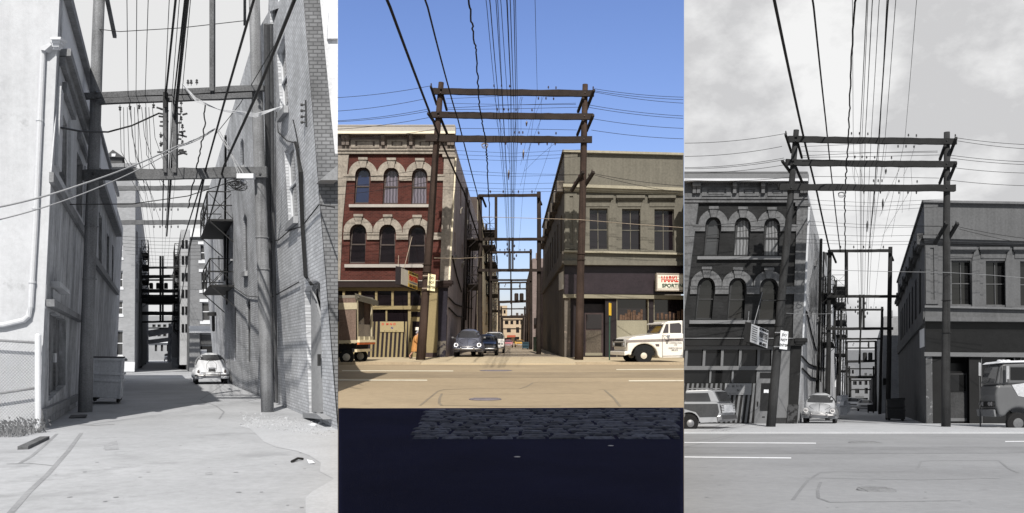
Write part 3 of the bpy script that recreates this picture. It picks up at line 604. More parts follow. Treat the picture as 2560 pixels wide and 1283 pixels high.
for lb, x, y, w_, h_ in (('grey metal panel bin standing far down the right side of the left lane', 438, 919, 18, 24), ('dark crate standing beside the grey panel bin far down the left lane', 464, 922, 14, 20)):
    Y = P.dist(y) ; MB_ = MB(); MB_.prism([at(x - w_ / 2, y, Y), at(x + w_ / 2, y, Y), at(x + w_ / 2 - 2, y - h_, Y), at(x - w_ / 2 + 1, y - h_ - 2, Y)], P.D * 1.5)
    for f in (.3, .7): MB_.bar(at(x - w_ / 2, y - h_ * f, Y - .05), at(x + w_ / 2, y - h_ * f, Y - .05), .08)
    tag(MB_.build('skip_bin' if w_ > 15 else 'crate', binm if w_ > 15 else mat('dark crate', .05)), lb, 'skip' if w_ > 15 else 'crate')
# ================================================================ vehicles
def tabf(tab, y):
    if y <= tab[0][0]: return tab[0][1:]
    for i in range(len(tab) - 1):
        if y <= tab[i + 1][0]:
            a, b = tab[i], tab[i + 1]; t = (y - a[0]) / (b[0] - a[0]); p = tab[max(i - 1, 0)]; n = tab[min(i + 2, len(tab) - 1)]; out = []
            for k in range(1, len(a)):
                ma = (b[k] - p[k]) / (b[0] - p[0]) * (b[0] - a[0]); mb_ = (n[k] - a[k]) / (n[0] - a[0]) * (b[0] - a[0])
                t2, t3 = t * t, t * t * t; v = (2 * t3 - 3 * t2 + 1) * a[k] + (t3 - 2 * t2 + t) * ma + (-2 * t3 + 3 * t2) * b[k] + (t3 - t2) * mb_
                lo, hi = min(a[k], b[k]), max(a[k], b[k]); out.append(min(max(v, lo - .02), hi + .02))
            return out
    return tab[-1][1:]
class Hull:                                           # y, bottom, belt, top, half width, half width at roof, squareness
    def __init__(s, tab): s.tab = tab; s.y0, s.y1 = tab[0][0], tab[-1][0]
    def P(s, y, t):
        zb, zl, zt, w, wt, p = tabf(s.tab, y); zl = min(zl, zb + .6 * (zt - zb)); u = abs(t); g = 1 if t > 0 else -1
        if u > .7: f = (u - .7) / .3; return V((g * w * (1 - .10 * f * f), y, zl + (zb - zl) * f))
        a = (1 - u / .7) * math.pi / 2; sa, ca = math.sin(a), math.cos(a)
        return V((g * lerp(w, wt, sa ** 1.5) * max(ca, 0) ** (2 / p), y, zl + (zt - zl) * sa ** (2 / p)))
    def mesh(s, ny=44, nt=32):
        mb = MB(); vs = [s.P(lerp(s.y0, s.y1, j / ny), lerp(-1, 1, i / nt)) for j in range(ny + 1) for i in range(nt + 1)]; w = nt + 1
        fs = [[j * w + i, j * w + i + 1, (j + 1) * w + i + 1, (j + 1) * w + i] for j in range(ny) for i in range(nt)]
        fs += [list(range(w)), [ny * w + i for i in range(w)][::-1]] + [[j * w, (j + 1) * w, (j + 1) * w + nt, j * w + nt] for j in range(ny)]
        return mb.add(vs, fs)
    def at_z(s, t, z, ya, yb):
        for _ in range(28):
            m = (ya + yb) / 2
            if s.P(m, t).z < z: ya = m
            else: yb = m
        return (ya + yb) / 2
    def patch_end(s, t0, t1, zl, zh, ya, yb, n=10, m=5, d=.012, rnd=.0):
        """glass across the car between two heights; ya low side, yb high side of the slope."""
        g = []
        for j in range(m + 1):
            row = []
            for i in range(n + 1):
                t = lerp(t0, t1, i / n); e = abs(2 * i / n - 1) ** 4; z = lerp(zl + rnd * e, zh - rnd * e, j / m); y = s.at_z(t, z, ya, yb); p = s.P(y, t); row.append(p + V((0, d if yb < ya else -d, d)))
            g.append(row)
        mb = MB(); w = n + 1; return mb.add([p for r in g for p in r], [[j * w + i, j * w + i + 1, (j + 1) * w + i + 1, (j + 1) * w + i] for j in range(m) for i in range(n)])
    def patch_side(s, y0, y1, zl, zh, g, n=8, m=4, d=.012, slope=0.):
        rows = []
        for j in range(m + 1):
            for i in range(n + 1):
                z = lerp(zl, zh, j / m); f = j / m; y = lerp(y0 + slope * f, y1 - slope * f, i / n); a, b = 0.02, .7
                for _ in range(24):
                    q = (a + b) / 2
                    if s.P(y, q).z > z: a = q
                    else: b = q
                p = s.P(y, a); rows.append(V((g * (p.x + d), p.y, p.z)))
        w = n + 1; return MB().add(rows, [[j * w + i, j * w + i + 1, (j + 1) * w + i + 1, (j + 1) * w + i] for j in range(m) for i in range(n)])
tyreM = mat('tyre rubber', (.012, .012, .013), var=.3, rough=.9); chromeM = mat('chrome', (.32, .32, .33), var=.05, rough=.42, metal=1., bump=0)
lampM = mat('lamp glass', (.20, .20, .21), var=.05, rough=.4, spec=.4, bump=0); underM = mat('underbody', (.012, .012, .013))
def wheel(par, x, y, r, wd, rim=None, tm=None):
    g = 1 if x > 0 else -1; mb = MB(); mb.tube([(x - wd / 2, y, r), (x - wd / 2 + .02, y, r), (x + wd / 2 - .02, y, r), (x + wd / 2, y, r)], [r * .9, r, r, r * .9], 20); o = mb.build('wheel', tm or tyreM, par, local=True, smooth=False)
    mb = MB(); mb.tube([(x + g * (wd / 2 - .01), y, r), (x + g * (wd / 2 + .012), y, r), (x + g * (wd / 2 + .03), y, r)], [r * .62, r * .58, r * .25], 16); mb.build('rim', rim or chromeM, o, local=True)
def place_car(o, p, P, back=False, scale=1., turn=0.):
    yaw = P.yaw + turn + (math.pi if back else 0); o.location = p
    o.rotation_euler = (Matrix.Rotation(P.yaw + turn, 3, 'Z') @ Matrix.Rotation(P.pitch, 3, 'X') @ Matrix.Rotation(math.pi if back else 0, 3, 'Z')).to_euler(); o.scale = (scale,) * 3
BEET = [(-1.90, .34, .42, .46, .22, .1, 2.2), (-1.84, .32, .45, .60, .33, .15, 2.2), (-1.7, .30, .50, .73, .42, .22, 2.2), (-1.4, .28, .56, .865, .50, .3, 2.3), (-1.05, .27, .64, .945, .58, .38, 2.4), (-.80, .27, .72, .985, .65, .46, 2.5),
        (-.62, .27, .80, 1.20, .69, .48, 2.6), (-.42, .27, .84, 1.40, .71, .52, 2.8), (-.1, .27, .86, 1.485, .72, .53, 2.8), (.25, .27, .86, 1.50, .72, .53, 2.8), (.6, .27, .84, 1.45, .70, .50, 2.7), (.95, .28, .80, 1.29, .66, .4, 2.3), (1.25, .30, .72, 1.09, .58, .34, 2.2), (1.5, .32, .62, .89, .48, .28, 2.2), (1.75, .35, .52, .66, .34, .2, 2.2), (1.88, .38, .45, .5, .22, .1, 2.2)]
def beetle(label, paint, fend, glass, P, p, back=False, scale=1.):
    t = thing('parked_car', label, 'car'); H = Hull(BEET)
    H.mesh().build('body', paint, t, local=True, smooth=True)
    for g in (-1, 1):
        mb = MB(); mb.ball((g * .59, -1.20, .36), (.235, .63, .43), nu=20, nv=14, cut=-.10); mb.build('front_fender', fend, t, local=True, smooth=True)
        mb = MB(); mb.ball((g * .60, 1.18, .38), (.225, .58, .44), nu=20, nv=14, cut=-.12); mb.build('rear_fender', fend, t, local=True, smooth=True)
        MB().box((g * .70, 0, .29), (.09, .72, .035)).build('running_board', underM, t, local=True)
        mb = MB(); mb.cyl((g * .60, -1.69, .62), (0, 1, -.35), .105, .10, 16); hl = mb.build('headlight', chromeM, t, local=True)
        mb = MB(); mb.ball((g * .60, -1.74, .635), (.088, .04, .085)); mb.build('lens', lampM, hl, local=True, smooth=True)
        mb = MB(); mb.ball((g * .60, 1.69, .60), (.055, .05, .10)); mb.build('tail_light', mat('tail lamp', (.10, .09, .09), rough=.2), t, local=True, smooth=True)
        for y in (-1.2, 1.2): wheel(t, g * .66, y, .32, .15)
        H.patch_side(-.42, .12, .93, 1.30, g, slope=.1).build('side_window', glass, t, local=True, smooth=True)
        H.patch_side(.2, .82, .93, 1.28, g, slope=.16).build('side_window', glass, t, local=True, smooth=True)
        MB().bar((g * .70, -.55, .98), (g * .84, -.60, 1.02), .02).box((g * .86, -.6, 1.03), (.05, .015, .04)).build('wing_mirror', chromeM, t, local=True)
    H.patch_end(-.60, .60, 1.0, 1.365, -.85, -.1, rnd=.04).build('windscreen', glass, t, local=True, smooth=True)
    H.patch_end(-.46, .46, 1.12, 1.39, 1.5, .3, rnd=.05).build('rear_window', glass, t, local=True, smooth=True)
    mb = MB(); mb.tube([H.P(y, 0) + V((0, 0, .012)) for y in (-1.84, -1.7, -1.5, -1.3, -1.1, -.86)], .012, 6); mb.build('hood_trim', chromeM, t, local=True)
    mb = MB()
    for g in (-1, 1): mb.tube([H.P(y, g * tt) + V((0, 0, .004)) for y, tt in ((-1.82, .22), (-1.6, .40), (-1.3, .46), (-1.0, .48), (-.85, .40))], .008, 4)
    mb.tube([H.P(-.85, s * .05) + V((0, 0, .004)) for s in range(-8, 9)], .008, 4)
    mb.tube([H.P(y, tt) + V((0, .004, .004)) for y, tt in ((1.84, -.3), (1.6, -.33), (1.35, -.26), (1.22, -.1), (1.22, .1), (1.35, .26), (1.6, .33), (1.84, .3))], .008, 4); mb.each('panel_gap', underM, t, local=True)
    mb = MB(); mb.box((0, 1.63, .80), (.16, .05, .02)); mb.build('plate_lamp', fend, t, local=True)
    mb = MB(); mb.prism([V((-.16, 1.79, .60)), V((.16, 1.79, .60)), V((.15, 1.70, .73)), V((-.15, 1.70, .73))], V((0, .015, .012))); mb.build('number_plate', mat('dark plate', .05), t, local=True)
    mb = MB()
    for i in range(9):
        x = (i - 4) * .055; mb.bar(H.P(1.05, x * .9) + V((0, .012, .012)), H.P(1.17, x * .9) + V((0, .012, .012)), .018, .018)
    mb.build('air_vent', underM, t, local=True)
    for y, s_ in ((-1.98, -1), (1.97, 1)):
        mb = MB(); pts = [(x, y + s_ * -.12 * (abs(x) / .74) ** 3, .43) for x in (-.76, -.6, -.3, 0, .3, .6, .76)]; mb.tube(pts, .05, 8); mb.tube([(q[0] * .8, q[1], .56) for q in pts[1:-1]], .018, 6)
        for x in (-.34, .34): mb.tube([(x, y + s_ * .02, .36), (x, y + s_ * .03, .48), (x, y, .57)], [.05, .04, .03], 8)
        mb.build('bumper', chromeM, t, local=True, smooth=True)
    place_car(t, p, P, back, scale); return t
SEDAN = [(-2.25, .35, .5, .70, .74, .7, 5), (-2.15, .3, .6, .82, .84, .74, 5), (-1.5, .28, .66, .92, .88, .76, 5), (-.85, .28, .72, .97, .89, .76, 5), (-.6, .28, .76, 1.12, .9, .66, 4.5), (-.15, .28, .8, 1.40, .9, .62, 4.5), (.4, .28, .8, 1.45, .9, .62, 4.5), (1.0, .28, .8, 1.41, .9, .62, 4.5), (1.45, .28, .76, 1.12, .9, .66, 4.5), (1.65, .28, .72, .97, .89, .74, 5), (2.1, .3, .64, .92, .86, .74, 5), (2.25, .36, .5, .78, .8, .7, 5)]
VAN = [(-2.35, .45, .6, .85, .84, .8, 6), (-2.25, .38, .72, 1.02, .9, .8, 6), (-1.6, .36, .82, 1.13, .94, .82, 6), (-1.2, .36, .86, 1.20, .95, .82, 6), (-.95, .36, .92, 1.5, .95, .80, 5), (-.6, .36, .95, 1.84, .95, .78, 5), (0, .36, .95, 1.90, .95, .78, 5), (1.8, .36, .95, 1.90, .95, .80, 5), (2.25, .36, .9, 1.84, .94, .78, 5), (2.35, .42, .8, 1.4, .9, .76, 5)]
def sedan(label, paint, glass, P, p, tab=SEDAN, back=False, scale=1., wr=.33, grille=None, box=None):
    t = thing('parked_car', label, 'car'); H = Hull(tab); H.mesh(40, 28).build('body', paint, t, local=True, smooth=True)
    top = max(r[3] for r in tab); wmax = max(r[4] for r in tab); y0, y1 = H.y0, H.y1; hood = [r[3] for r in tab][3]; wy = y0 * .63
    yb = [r[0] for r in tab if r[3] > top - .02]
    H.patch_end(-.50, .50, hood + .07, top - .09, tab[2][0], yb[0], rnd=.02).build('windscreen', glass, t, local=True, smooth=True)
    H.patch_end(-.50, .50, hood + .10, top - .1, y1, yb[-1], rnd=.02).build('rear_window', glass, t, local=True, smooth=True)
    for g in (-1, 1):
        H.patch_side(yb[0] - .05, (yb[0] + yb[-1]) / 2 - .05, hood + .04, top - .12, g, slope=.05).build('side_window', glass, t, local=True, smooth=True)
        H.patch_side((yb[0] + yb[-1]) / 2 + .05, yb[-1], hood + .04, top - .12, g, slope=.05).build('side_window', glass, t, local=True, smooth=True)
        for y in (wy, -wy): wheel(t, g * (wmax - .1), y, wr, .2)
        mb = MB(); mb.cyl((g * (wmax - .22), y0 + .02, tab[1][3] - .16), (0, 1, 0), .095, .07, 14); mb.build('headlight', lampM, t, local=True)
    mb = MB(); zc = tab[1][3] - .16; mb.box((0, y0 + .03, zc), (wmax - .36, .04, .09)); gr = mb.build('grille', grille or underM, t, local=True)
    mb = MB()
    for k in range(3): mb.box((0, y0 - .015, zc - .05 + k * .05), (wmax - .36, .012, .009))
    mb.build('grille_bar', chromeM, gr, local=True)
    for yy in (y0 - .06, y1 + .06): mb = MB(); mb.tube([(x, yy + (.1 if yy < 0 else -.1) * (abs(x) / wmax) ** 3, tab[1][1] + .17) for x in (-wmax, -.6, 0, .6, wmax)], .07, 8); mb.build('bumper', chromeM, t, local=True, smooth=True)
    place_car(t, p, P, back, scale); return t
def side_vehicle(t, prof, Y, off, m, name='body', bevel=.05):
    """body whose side outline was surveyed in photo px at distance Y, built its real width deep."""
    mb = MB(); mb.prism([at(*p, Y) for p in prof], off); return mb.build(name, m, t, bevel=bevel)
def side_panel(par, pts, Y, m, name, d=.02, th=.015): return MB().prism([at(*p, Y - d) for p in pts], V((0, th, 0))).build(name, m, par)
def side_wheel(par, x, y, rpx, Y, off, rimm, rim=.55, both=True):
    r = rpx / F * Y; ax = V((-off.y, off.x, 0)).normalized(); ax = V((0, 1, 0))
    for f in ((.07, .93) if both else (.07,)):
        c = at(x, y, Y) + off * f; mb = MB(); mb.tube([c - ax * .11, c - ax * .09, c + ax * .09, c + ax * .11], [r * .9, r, r, r * .9], 24); o = mb.build('wheel', tyreM, par)
        mb = MB(); mb.tube([c - ax * .10, c - ax * .125, c - ax * .15], [r * rim, r * rim * .9, r * rim * .3], 20); mb.build('rim', rimm, o)
def person(label, p, h, coat, skin, hair, dark, face=1):
    """elderly walker, facing along X, leaning into the stride."""
    t = thing('person', label, 'person', tuple(p)); s = h / 1.62
    def q(x, y, z): return V((x * face * s, y * s, z * s))
    J = {'pel': (q(-.02, 0, .86), .12), 'sp': (q(.02, 0, 1.05), .13), 'ch': (q(.07, 0, 1.24), .13), 'nk': (q(.14, 0, 1.38), .05), 'hd': (q(.19, 0, 1.46), .07), 'ht': (q(.20, 0, 1.55), .075),
         'h1': (q(.02, .09, .82), .085), 'k1': (q(.14, .09, .46), .055), 'a1': (q(.06, .09, .09), .04), 't1': (q(.2, .09, .04), .035), 'h2': (q(-.04, -.09, .82), .085), 'k2': (q(-.08, -.09, .46), .055), 'a2': (q(-.32, -.09, .18), .04), 't2': (q(-.26, -.09, .05), .03),
         's1': (q(.06, .17, 1.28), .06), 'e1': (q(-.04, .22, 1.05), .042), 'w1': (q(.1, .2, .88), .03), 's2': (q(.06, -.17, 1.28), .06), 'e2': (q(.02, -.22, 1.04), .042), 'w2': (q(.2, -.2, .90), .03)}
    E = ['pel-sp', 'sp-ch', 'ch-nk', 'nk-hd', 'hd-ht', 'pel-h1', 'h1-k1', 'k1-a1', 'a1-t1', 'pel-h2', 'h2-k2', 'k2-a2', 'a2-t2', 'ch-s1', 's1-e1', 'e1-w1', 'ch-s2', 's2-e2', 'e2-w2']
    for w_, sd in (('w1', 1), ('w2', -1)):
        base = J[w_][0]; J[w_ + 'p'] = (base + q(.06, 0, -.07), .026); E.append(f'{w_}-{w_}p')
        for f in range(4): J[f'{w_}f{f}'] = (base + q(.085 + .005 * f, (f - 1.5) * .018, -.15 + .01 * abs(f - 1)), .009); E.append(f'{w_}p-{w_}f{f}')
        J[w_ + 'th'] = (base + q(.10, sd * -.03, -.08), .010); E.append(f'{w_}-{w_}th')
    ks = list(J); me = bpy.data.meshes.new('body'); me.from_pydata([J[k][0] for k in ks], [[ks.index(a) for a in e.split('-')] for e in E], [])
    o = bpy.data.objects.new('body', me); COL.objects.link(o); o.parent = t; me.materials.append(skin)
    md = o.modifiers.new('skin', 'SKIN'); o.modifiers.new('sub', 'SUBSURF').levels = 1; o.modifiers['sub'].render_levels = 2
    for i, k in enumerate(ks): me.skin_vertices[0].data[i].radius = (J[k][1] * s,) * 2; me.skin_vertices[0].data[i].use_root = (k == 'pel')
    def rings(L, n=14): 
        mb = MB(); vs = [q(cx + rx * math.cos(a * math.tau / n), ry * math.sin(a * math.tau / n), z) for cx, z, rx, ry in L for a in range(n)]
        return mb.add(vs, [[j * n + i, j * n + (i + 1) % n, (j + 1) * n + (i + 1) % n, (j + 1) * n + i] for j in range(len(L) - 1) for i in range(n)] + [[(len(L) - 1) * n + i for i in range(n)]])
    rings([(-.03, .42, .21, .22), (-.03, .60, .19, .21), (-.01, .8, .175, .2), (.0, .95, .165, .185), (.03, 1.12, .165, .2), (.07, 1.27, .145, .2), (.10, 1.35, .10, .12), (.13, 1.38, .06, .07)]).build('coat', coat, t, local=True, smooth=True)
    mb = MB()
    for sd in (1, -1):
        a, e, w_ = ('s1', 'e1', 'w1') if sd > 0 else ('s2', 'e2', 'w2'); mb.tube([J[a][0], J[e][0], lerp(J[e][0], J[w_][0], .95)], [.085 * s, .07 * s, .055 * s], 10)
    mb.build('sleeves', coat, t, local=True, smooth=True)
    mb = MB(); mb.ball(q(.185, 0, 1.545), (.108 * s, .1 * s, .095 * s)); mb.ball(q(.10, 0, 1.49), (.07 * s, .075 * s, .07 * s)); mb.build('hair', hair, t, local=True, smooth=True)
    mb = MB(); mb.ball(q(.275, 0, 1.475), (.022 * s, .014 * s, .016 * s), nu=6, nv=5)
    for sd in (-1, 1): mb.ball(q(.255, sd * .035, 1.50), (.012 * s,) * 3, nu=6, nv=5)
    mb.build('face', skin, t, local=True, smooth=True)
    mb = MB()
    for k, dx in (('t1', .02), ('t2', .02)): mb.ball(J[k][0] + V((dx * face, 0, .005)), (.11 * s, .045 * s, .04 * s)); 
    mb.build('shoes', dark, t, local=True, smooth=True)
    return t
# the small car at the end of the left lane
vwp = mat('pale car paint', .66, var=.05, rough=.3, spec=.5, coat=.4, bump=0, fine=2)
glassC = glassmat('car glass', .05, .05)
beetle('small rounded white car seen from behind by the left lane brick wall', vwp, vwp, glassC, LEFT, LEFT.g(525, 958), True, 1.14)
sedan('light coloured car parked far down the left lane', mat('far car paint', .5, rough=.35), glassC, LEFT, LEFT.g(421, 903), VAN, False, .8)
# ================================================================ the street corner seen twice: in colour ahead, in grey to the right
def pw(tab, v):
    for (a, b), (c, d) in zip(tab, tab[1:]):
        if v <= c or (c, d) == tab[-1]: return b + (d - b) * (v - a) / (c - a)
idm = lambda x, y: (x, y)
_Am = [(465, 1.0414, 1878.9), (610, 1.074, 1876.9), (817, 1.12, 1868), (897, 1.14, 1862)]
_Ay = [(418, 542), (662, 802), (897, 1061)]
mapA = lambda x, y: (pw([(a, c) for a, m, c in _Am], y) + pw([(a, m) for a, m, c in _Am], y) * (x - 1000), pw(_Ay, y))
_By = [(378, 504), (521, 651), (624, 762), (660, 801), (738, 883), (895, 1060)]
mapB = lambda x, y: (2309 + (x - 1410) * 1.06 + (y - 378) * .012, pw(_By, y))
_Cy = [(207, 326), (230, 350), (288, 407), (346, 467), (902, 1070)]
mapC = lambda x, y: (1935.4 + (1925 - 1935.4) * (y - 207) / 695 + (1.045 + .063 * (y - 207) / 695) * (x - 1050), pw(_Cy, y))
mapD = lambda x, y: ((2157 if y < 700 else 2151) + 1.03 * (x - 1280), 627 + 1.04 * (y - 488.6))
def palette(gray):
    c = (lambda rgb, g: G(g)) if gray else (lambda rgb, g: rgb); s = ' grey' if gray else ''  # grey facade tones darkened to stand in for shade on the fronts
    kz = RIGHT.kz if gray else MID.kz
    M = dict(
        brick=brickmat('facade brick' + s, c((.088, .026, .020), .024), c((.052, .016, .013), .017), c((.09, .045, .037), .022), 'x', row=.085, var=.45),
        stone=mat('facade stone' + s, c((.27, .24, .205), .115), var=.4, scale=1.3, fine=8, streak=.5, bump=.3),
        cornice=mat('painted cornice' + s, c((.36, .335, .31), .16), var=.14, scale=.8), ledge=mat('bright ledge' + s, c((.80, .72, .55), .55), var=.08),
        frieze=mat('sooty frieze' + s, c((.15, .125, .11), .10), var=.4, scale=2, streak=.8), frame=mat('window frame' + s, c((.075, .06, .055), .04), var=.2),  # frieze set darker than the facade stone
        glass=glassmat('upper pane' + s, c((.020, .03, .075), .05)), curtain=glassmat('curtained pane' + s, c((.13, .115, .14), .16), .25, folds=1.7), dark=glassmat('dark street pane' + s, c((.012, .009, .011), .012)),
        soffit=mat('dark fascia' + s, c((.022, .014, .013), .014), var=.3), cream=mat('cream shopfront paint' + s, c((.25, .20, .105), .135), var=.12, rough=.6),
        black=mat('black boards' + s, c((.018, .014, .016), .012), var=.3), base=mat('dark plinth' + s, c((.05, .035, .035), .03)), column=mat('dark corner column' + s, c((.018, .016, .024), .012), var=.4, scale=2, stain=(3, .66, .04, c((.16, .15, .15), .15))),
        side=brickmat('painted side brick' + s, c((.46, .40, .41), .58), c((.38, .33, .34), .48), c((.36, .31, .32), .42), 'y', kz, .45, var=.22, row=.085),  # side brick lightened to stand in for sun raking the lane wall
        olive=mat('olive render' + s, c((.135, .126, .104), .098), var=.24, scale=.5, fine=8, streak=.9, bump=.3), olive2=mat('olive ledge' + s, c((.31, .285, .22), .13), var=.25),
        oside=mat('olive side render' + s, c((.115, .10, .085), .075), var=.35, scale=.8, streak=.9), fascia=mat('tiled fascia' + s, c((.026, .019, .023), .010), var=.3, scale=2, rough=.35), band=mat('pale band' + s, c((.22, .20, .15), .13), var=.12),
        wood=mat('street pole wood' + s, c((.042, .027, .021), .028), var=.55, scale=1.4, fine=25, streak=1.6, bump=.6), beam=mat('street beam wood' + s, c((.026, .019, .016), .018), var=.5, scale=1.6, fine=25),
        iron=mat('street iron' + s, c((.02, .016, .016), .012), var=.3), porc=mat('street insulator' + s, c((.04, .02, .016), .02), rough=.35, spec=.5), wire=mat('street wire' + s, c((.02, .017, .018), .02), bump=0),
        pale=mat('pale cable' + s, c((.32, .26, .2), .2), bump=0), white=mat('white enamel' + s, c((.80, .76, .66), .72), var=.05, rough=.5), letter=mat('black lettering' + s, c((.02, .02, .02), .02), bump=0),
        red=mat('red lettering' + s, c((.55, .035, .02), .10), bump=0), blue=mat('navy lettering' + s, c((.03, .04, .2), .05), bump=0), yellow=mat('yellow enamel' + s, c((.80, .50, .05), .5), var=.08, rough=.5), green=mat('dark green lettering' + s, c((.03, .07, .05), .06), bump=0),
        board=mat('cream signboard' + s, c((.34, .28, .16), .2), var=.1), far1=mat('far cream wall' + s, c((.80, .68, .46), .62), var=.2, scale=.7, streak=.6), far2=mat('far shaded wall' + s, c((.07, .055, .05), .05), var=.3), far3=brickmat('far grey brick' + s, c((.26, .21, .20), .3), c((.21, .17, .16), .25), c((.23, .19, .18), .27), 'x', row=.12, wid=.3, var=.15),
        far4=mat('far pale front' + s, c((.42, .34, .25), .17), var=.15), fside=mat('far side wall' + s, c((.05, .042, .042), .04), var=.3))
    return M
def brick_corner(P, mp, Df, M, xl, L, label, where):
    fz = lambda x, y, d=0.: at(*mp(x, y), Df + d); N = P.D
    t = thing('brick_shop_building', label, 'building', tuple(at(*mp(1112, 896), Df)))
    XL = lambda y, d=0.: at(xl, mp(1000, y)[1], Df + d)
    def fr(mb, x0, x1, y0, y1, d0, d1=-.004, k=None):      # frontal block between depths d0 (front) and d1
        q = [fz(x0, y0, d0) if x0 is not None else XL(y0, d0), fz(x1, y0, d0), fz(x1, y1, d0), fz(x0, y1, d0) if x0 is not None else XL(y1, d0)]
        return mb.prism(q, P.D * (d1 - d0), k)
    top = [(888.5, 925.5, 418, 508.7, 885, 921), (959.6, 996.6, 419, 510, 956, 993.6), (1030.6, 1067.6, 420, 511, 1027.6, 1066)]
    low = [(875, 915.5, 560, 658.5, 872.5, 912), (949, 988.8, 561, 660, 946.5, 986.5), (1021.5, 1063.6, 562, 661, 1019, 1061)]
    A = []
    for xa, xb, yt, yb, ba, bb in top + low:
        r = (xb - xa) / 2; A.append([fz(*p) for p in arch((ba, yb), (bb, yb), (xb, yt + r), (xa, yt + r), 12)])
    c1, c0 = fz(1137.5, 333), fz(1120, 703)
    mb = MB(); mb.panel([XL(333), c1, c0, XL(703)], A, N * .42)
    mb.build('front_wall', M['brick'], t)
    # side wall along the lane, leaning as the corner does
    s1, s0 = fz(1137, 360, .02), fz(1112, 897, .02); W = Plane(s0, P.D, s1 - s0); D = P.D * L
    sl = [(1150, 1153.5, 455, 520), (1166, 1168.5, 500, 552), (1135.5, 1139, 577, 640), (1154, 1157, 606, 655), (1168, 1170.5, 640, 680), (1178, 1180, 560, 596), (1186, 1187.5, 600, 640)]
    hs = []
    for xa, xb, ya, yb in sl:
        q = [mp(xa, yb + (4 if xa < 1160 else 0)), mp(xb, yb - 4), mp(xb, ya + 6), mp(xa, ya)]; hs.append([W.px(*p) for p in q])
    mb = MB(); mb.panel([s1, s1 + D, s0 + D, s0], hs, INL * .3, rim=False); x6 = V((-14, 0, 0))
    mb.face([s1, s1 + D, s1 + D + x6, XL(360, .02)]); mb.face([s1 + D, s0 + D, s0 + D + x6, s1 + D + x6]); mb.build('side_wall', M['side'], t)
    for h in hs: o = window(t, h, INL, .25, M['frame'], M['dark'], w=.1, bars=()); MB().prism([h[0] + V((0, 0, -.02)) - P.D * .2, h[1] + V((0, 0, -.02)) + P.D * .2, h[1] + V((0, 0, -.3)) + P.D * .2, h[0] + V((0, 0, -.3)) - P.D * .2], -INL * .1).build('sill', M['stone'], o)
    for i, q in enumerate(A):
        xa, xb, yt, yb, ba, bb = (top + low)[i]; r = (xb - xa) / 2
        window(t, q, N, .36, M['frame'], M['glass'] if i == 0 else M['curtain'] if i < 3 else M['dark'], bars=(('h', .62),), w=.09, quad=[fz(ba, yb), fz(bb, yb), fz(xb, yt + r), fz(xa, yt + r)])
        mb = MB(); cx, cy = (xa + xb) / 2, yt + r; ri, ro = r + .5, r + 17.5
        ring = arc(cx, cy, ro, 0, math.pi, 16); inn = arc(cx, cy, ri, 0, math.pi, 16)
        lim = lambda p: (min(max(p[0], cx - 36), cx + 36), p[1])
        mb.prism([fz(*lim(p), -.10) for p in ring] + [fz(*p, -.10) for p in inn[::-1]], N * .096); mb.build('arch_stone', M['stone'], t)
        mb = MB(); mb.prism([fz(cx - 10.5, yt - 24, -.24), fz(cx + 10.5, yt - 24, -.24), fz(cx + 10, yt - 18, -.24), fz(cx + 6.5, yt + .5, -.2), fz(cx - 6.5, yt + .5, -.2), fz(cx - 10, yt - 18, -.24)], N * .14); mb.prism([fz(cx - 11.5, yt - 25, -.3), fz(cx + 11.5, yt - 25, -.3), fz(cx + 11.5, yt - 19, -.3), fz(cx - 11.5, yt - 19, -.3)], N * .2); mb.build('keystone', M['stone'], t)
    mb = MB()
    for row, (ya, yb) in ((top, (435.5, 451.5)), (low, (581.5, 599))):
        xs = [(None, row[0][0] - 1)] + [(row[i][1] + 1.2, row[i + 1][0] - 1.2) for i in range(2)] + [(row[2][1] + 1.2, 1112 if row is top else 1106)]
        for a, b_ in xs: mb.mark(); fr(mb, a if a else 858, b_, ya, yb, -.13); fr(mb, a if a else 858, b_, ya + 1, ya + 5, -.18, -.134)
    mb.each('impost_band', M['stone'], t)
    mb = MB(); fr(mb, 872, 1073.6, 510.5, 517.6, -.22); fr(mb, 861, 1062, 660.5, 668.5, -.22); mb.each('sill_band', M['cornice'], t)
    mb = MB(); fr(mb, None, 1138.5, 314, 328, -.62); fr(mb, None, 1138, 329.6, 333.5, -.60); fr(mb, None, 1137, 311.5, 314.3, -.66); mb.build('cornice', M['cornice'], t)
    mb = MB(); fr(mb, None, 1138.2, 328, 333.6, -.72, -.63); mb.build('cornice_fillet', M['ledge'], t)
    mb = MB(); fr(mb, None, 1136, 333.6, 373, -.06); mb.build('frieze', M['frieze'], t)
    mb = MB(); fr(mb, None, 1136.5, 373, 384, -.22); fr(mb, None, 1136.5, 372, 376, -.30, -.22); mb.build('moulding', M['stone'], t)
    mb = MB()
    for a, b_ in ((877, 948), (968, 1017), (1038, 1086)):
        mb.mark(); q = [fz(a, 349, -.12), fz(b_, 349, -.12), fz(b_, 369, -.12), fz(a, 369, -.12)]; mb.panel(q, [inset(q, .28)], N * .056); q2 = inset(q, .4); mb.prism([p + V((0, .02, 0)) for p in q2], N * .035)
    mb.each('frieze_panel', M['stone'], t)
    mb = MB()
    for cx in (858, 868, 957, 1027, 1096, 1122, 1131):
        mb.mark(); mb.prism([fz(cx - 5, 336, -.5), fz(cx + 5, 336, -.5), fz(cx + 5, 344, -.5), fz(cx + 4, 352, -.28), fz(cx - 4, 352, -.28), fz(cx - 5, 344, -.5)], N * .2); fr(mb, cx - 4, cx + 4, 352, 362, -.28)
    mb.each('bracket', M['frieze'], t); mb = MB()
    for i in range(56): fr(mb, 846 + i * 5.2, 848.6 + i * 5.2, 334, 341, -.26, -.062)
    mb.build('dentil_pattern', M['frieze'], t)
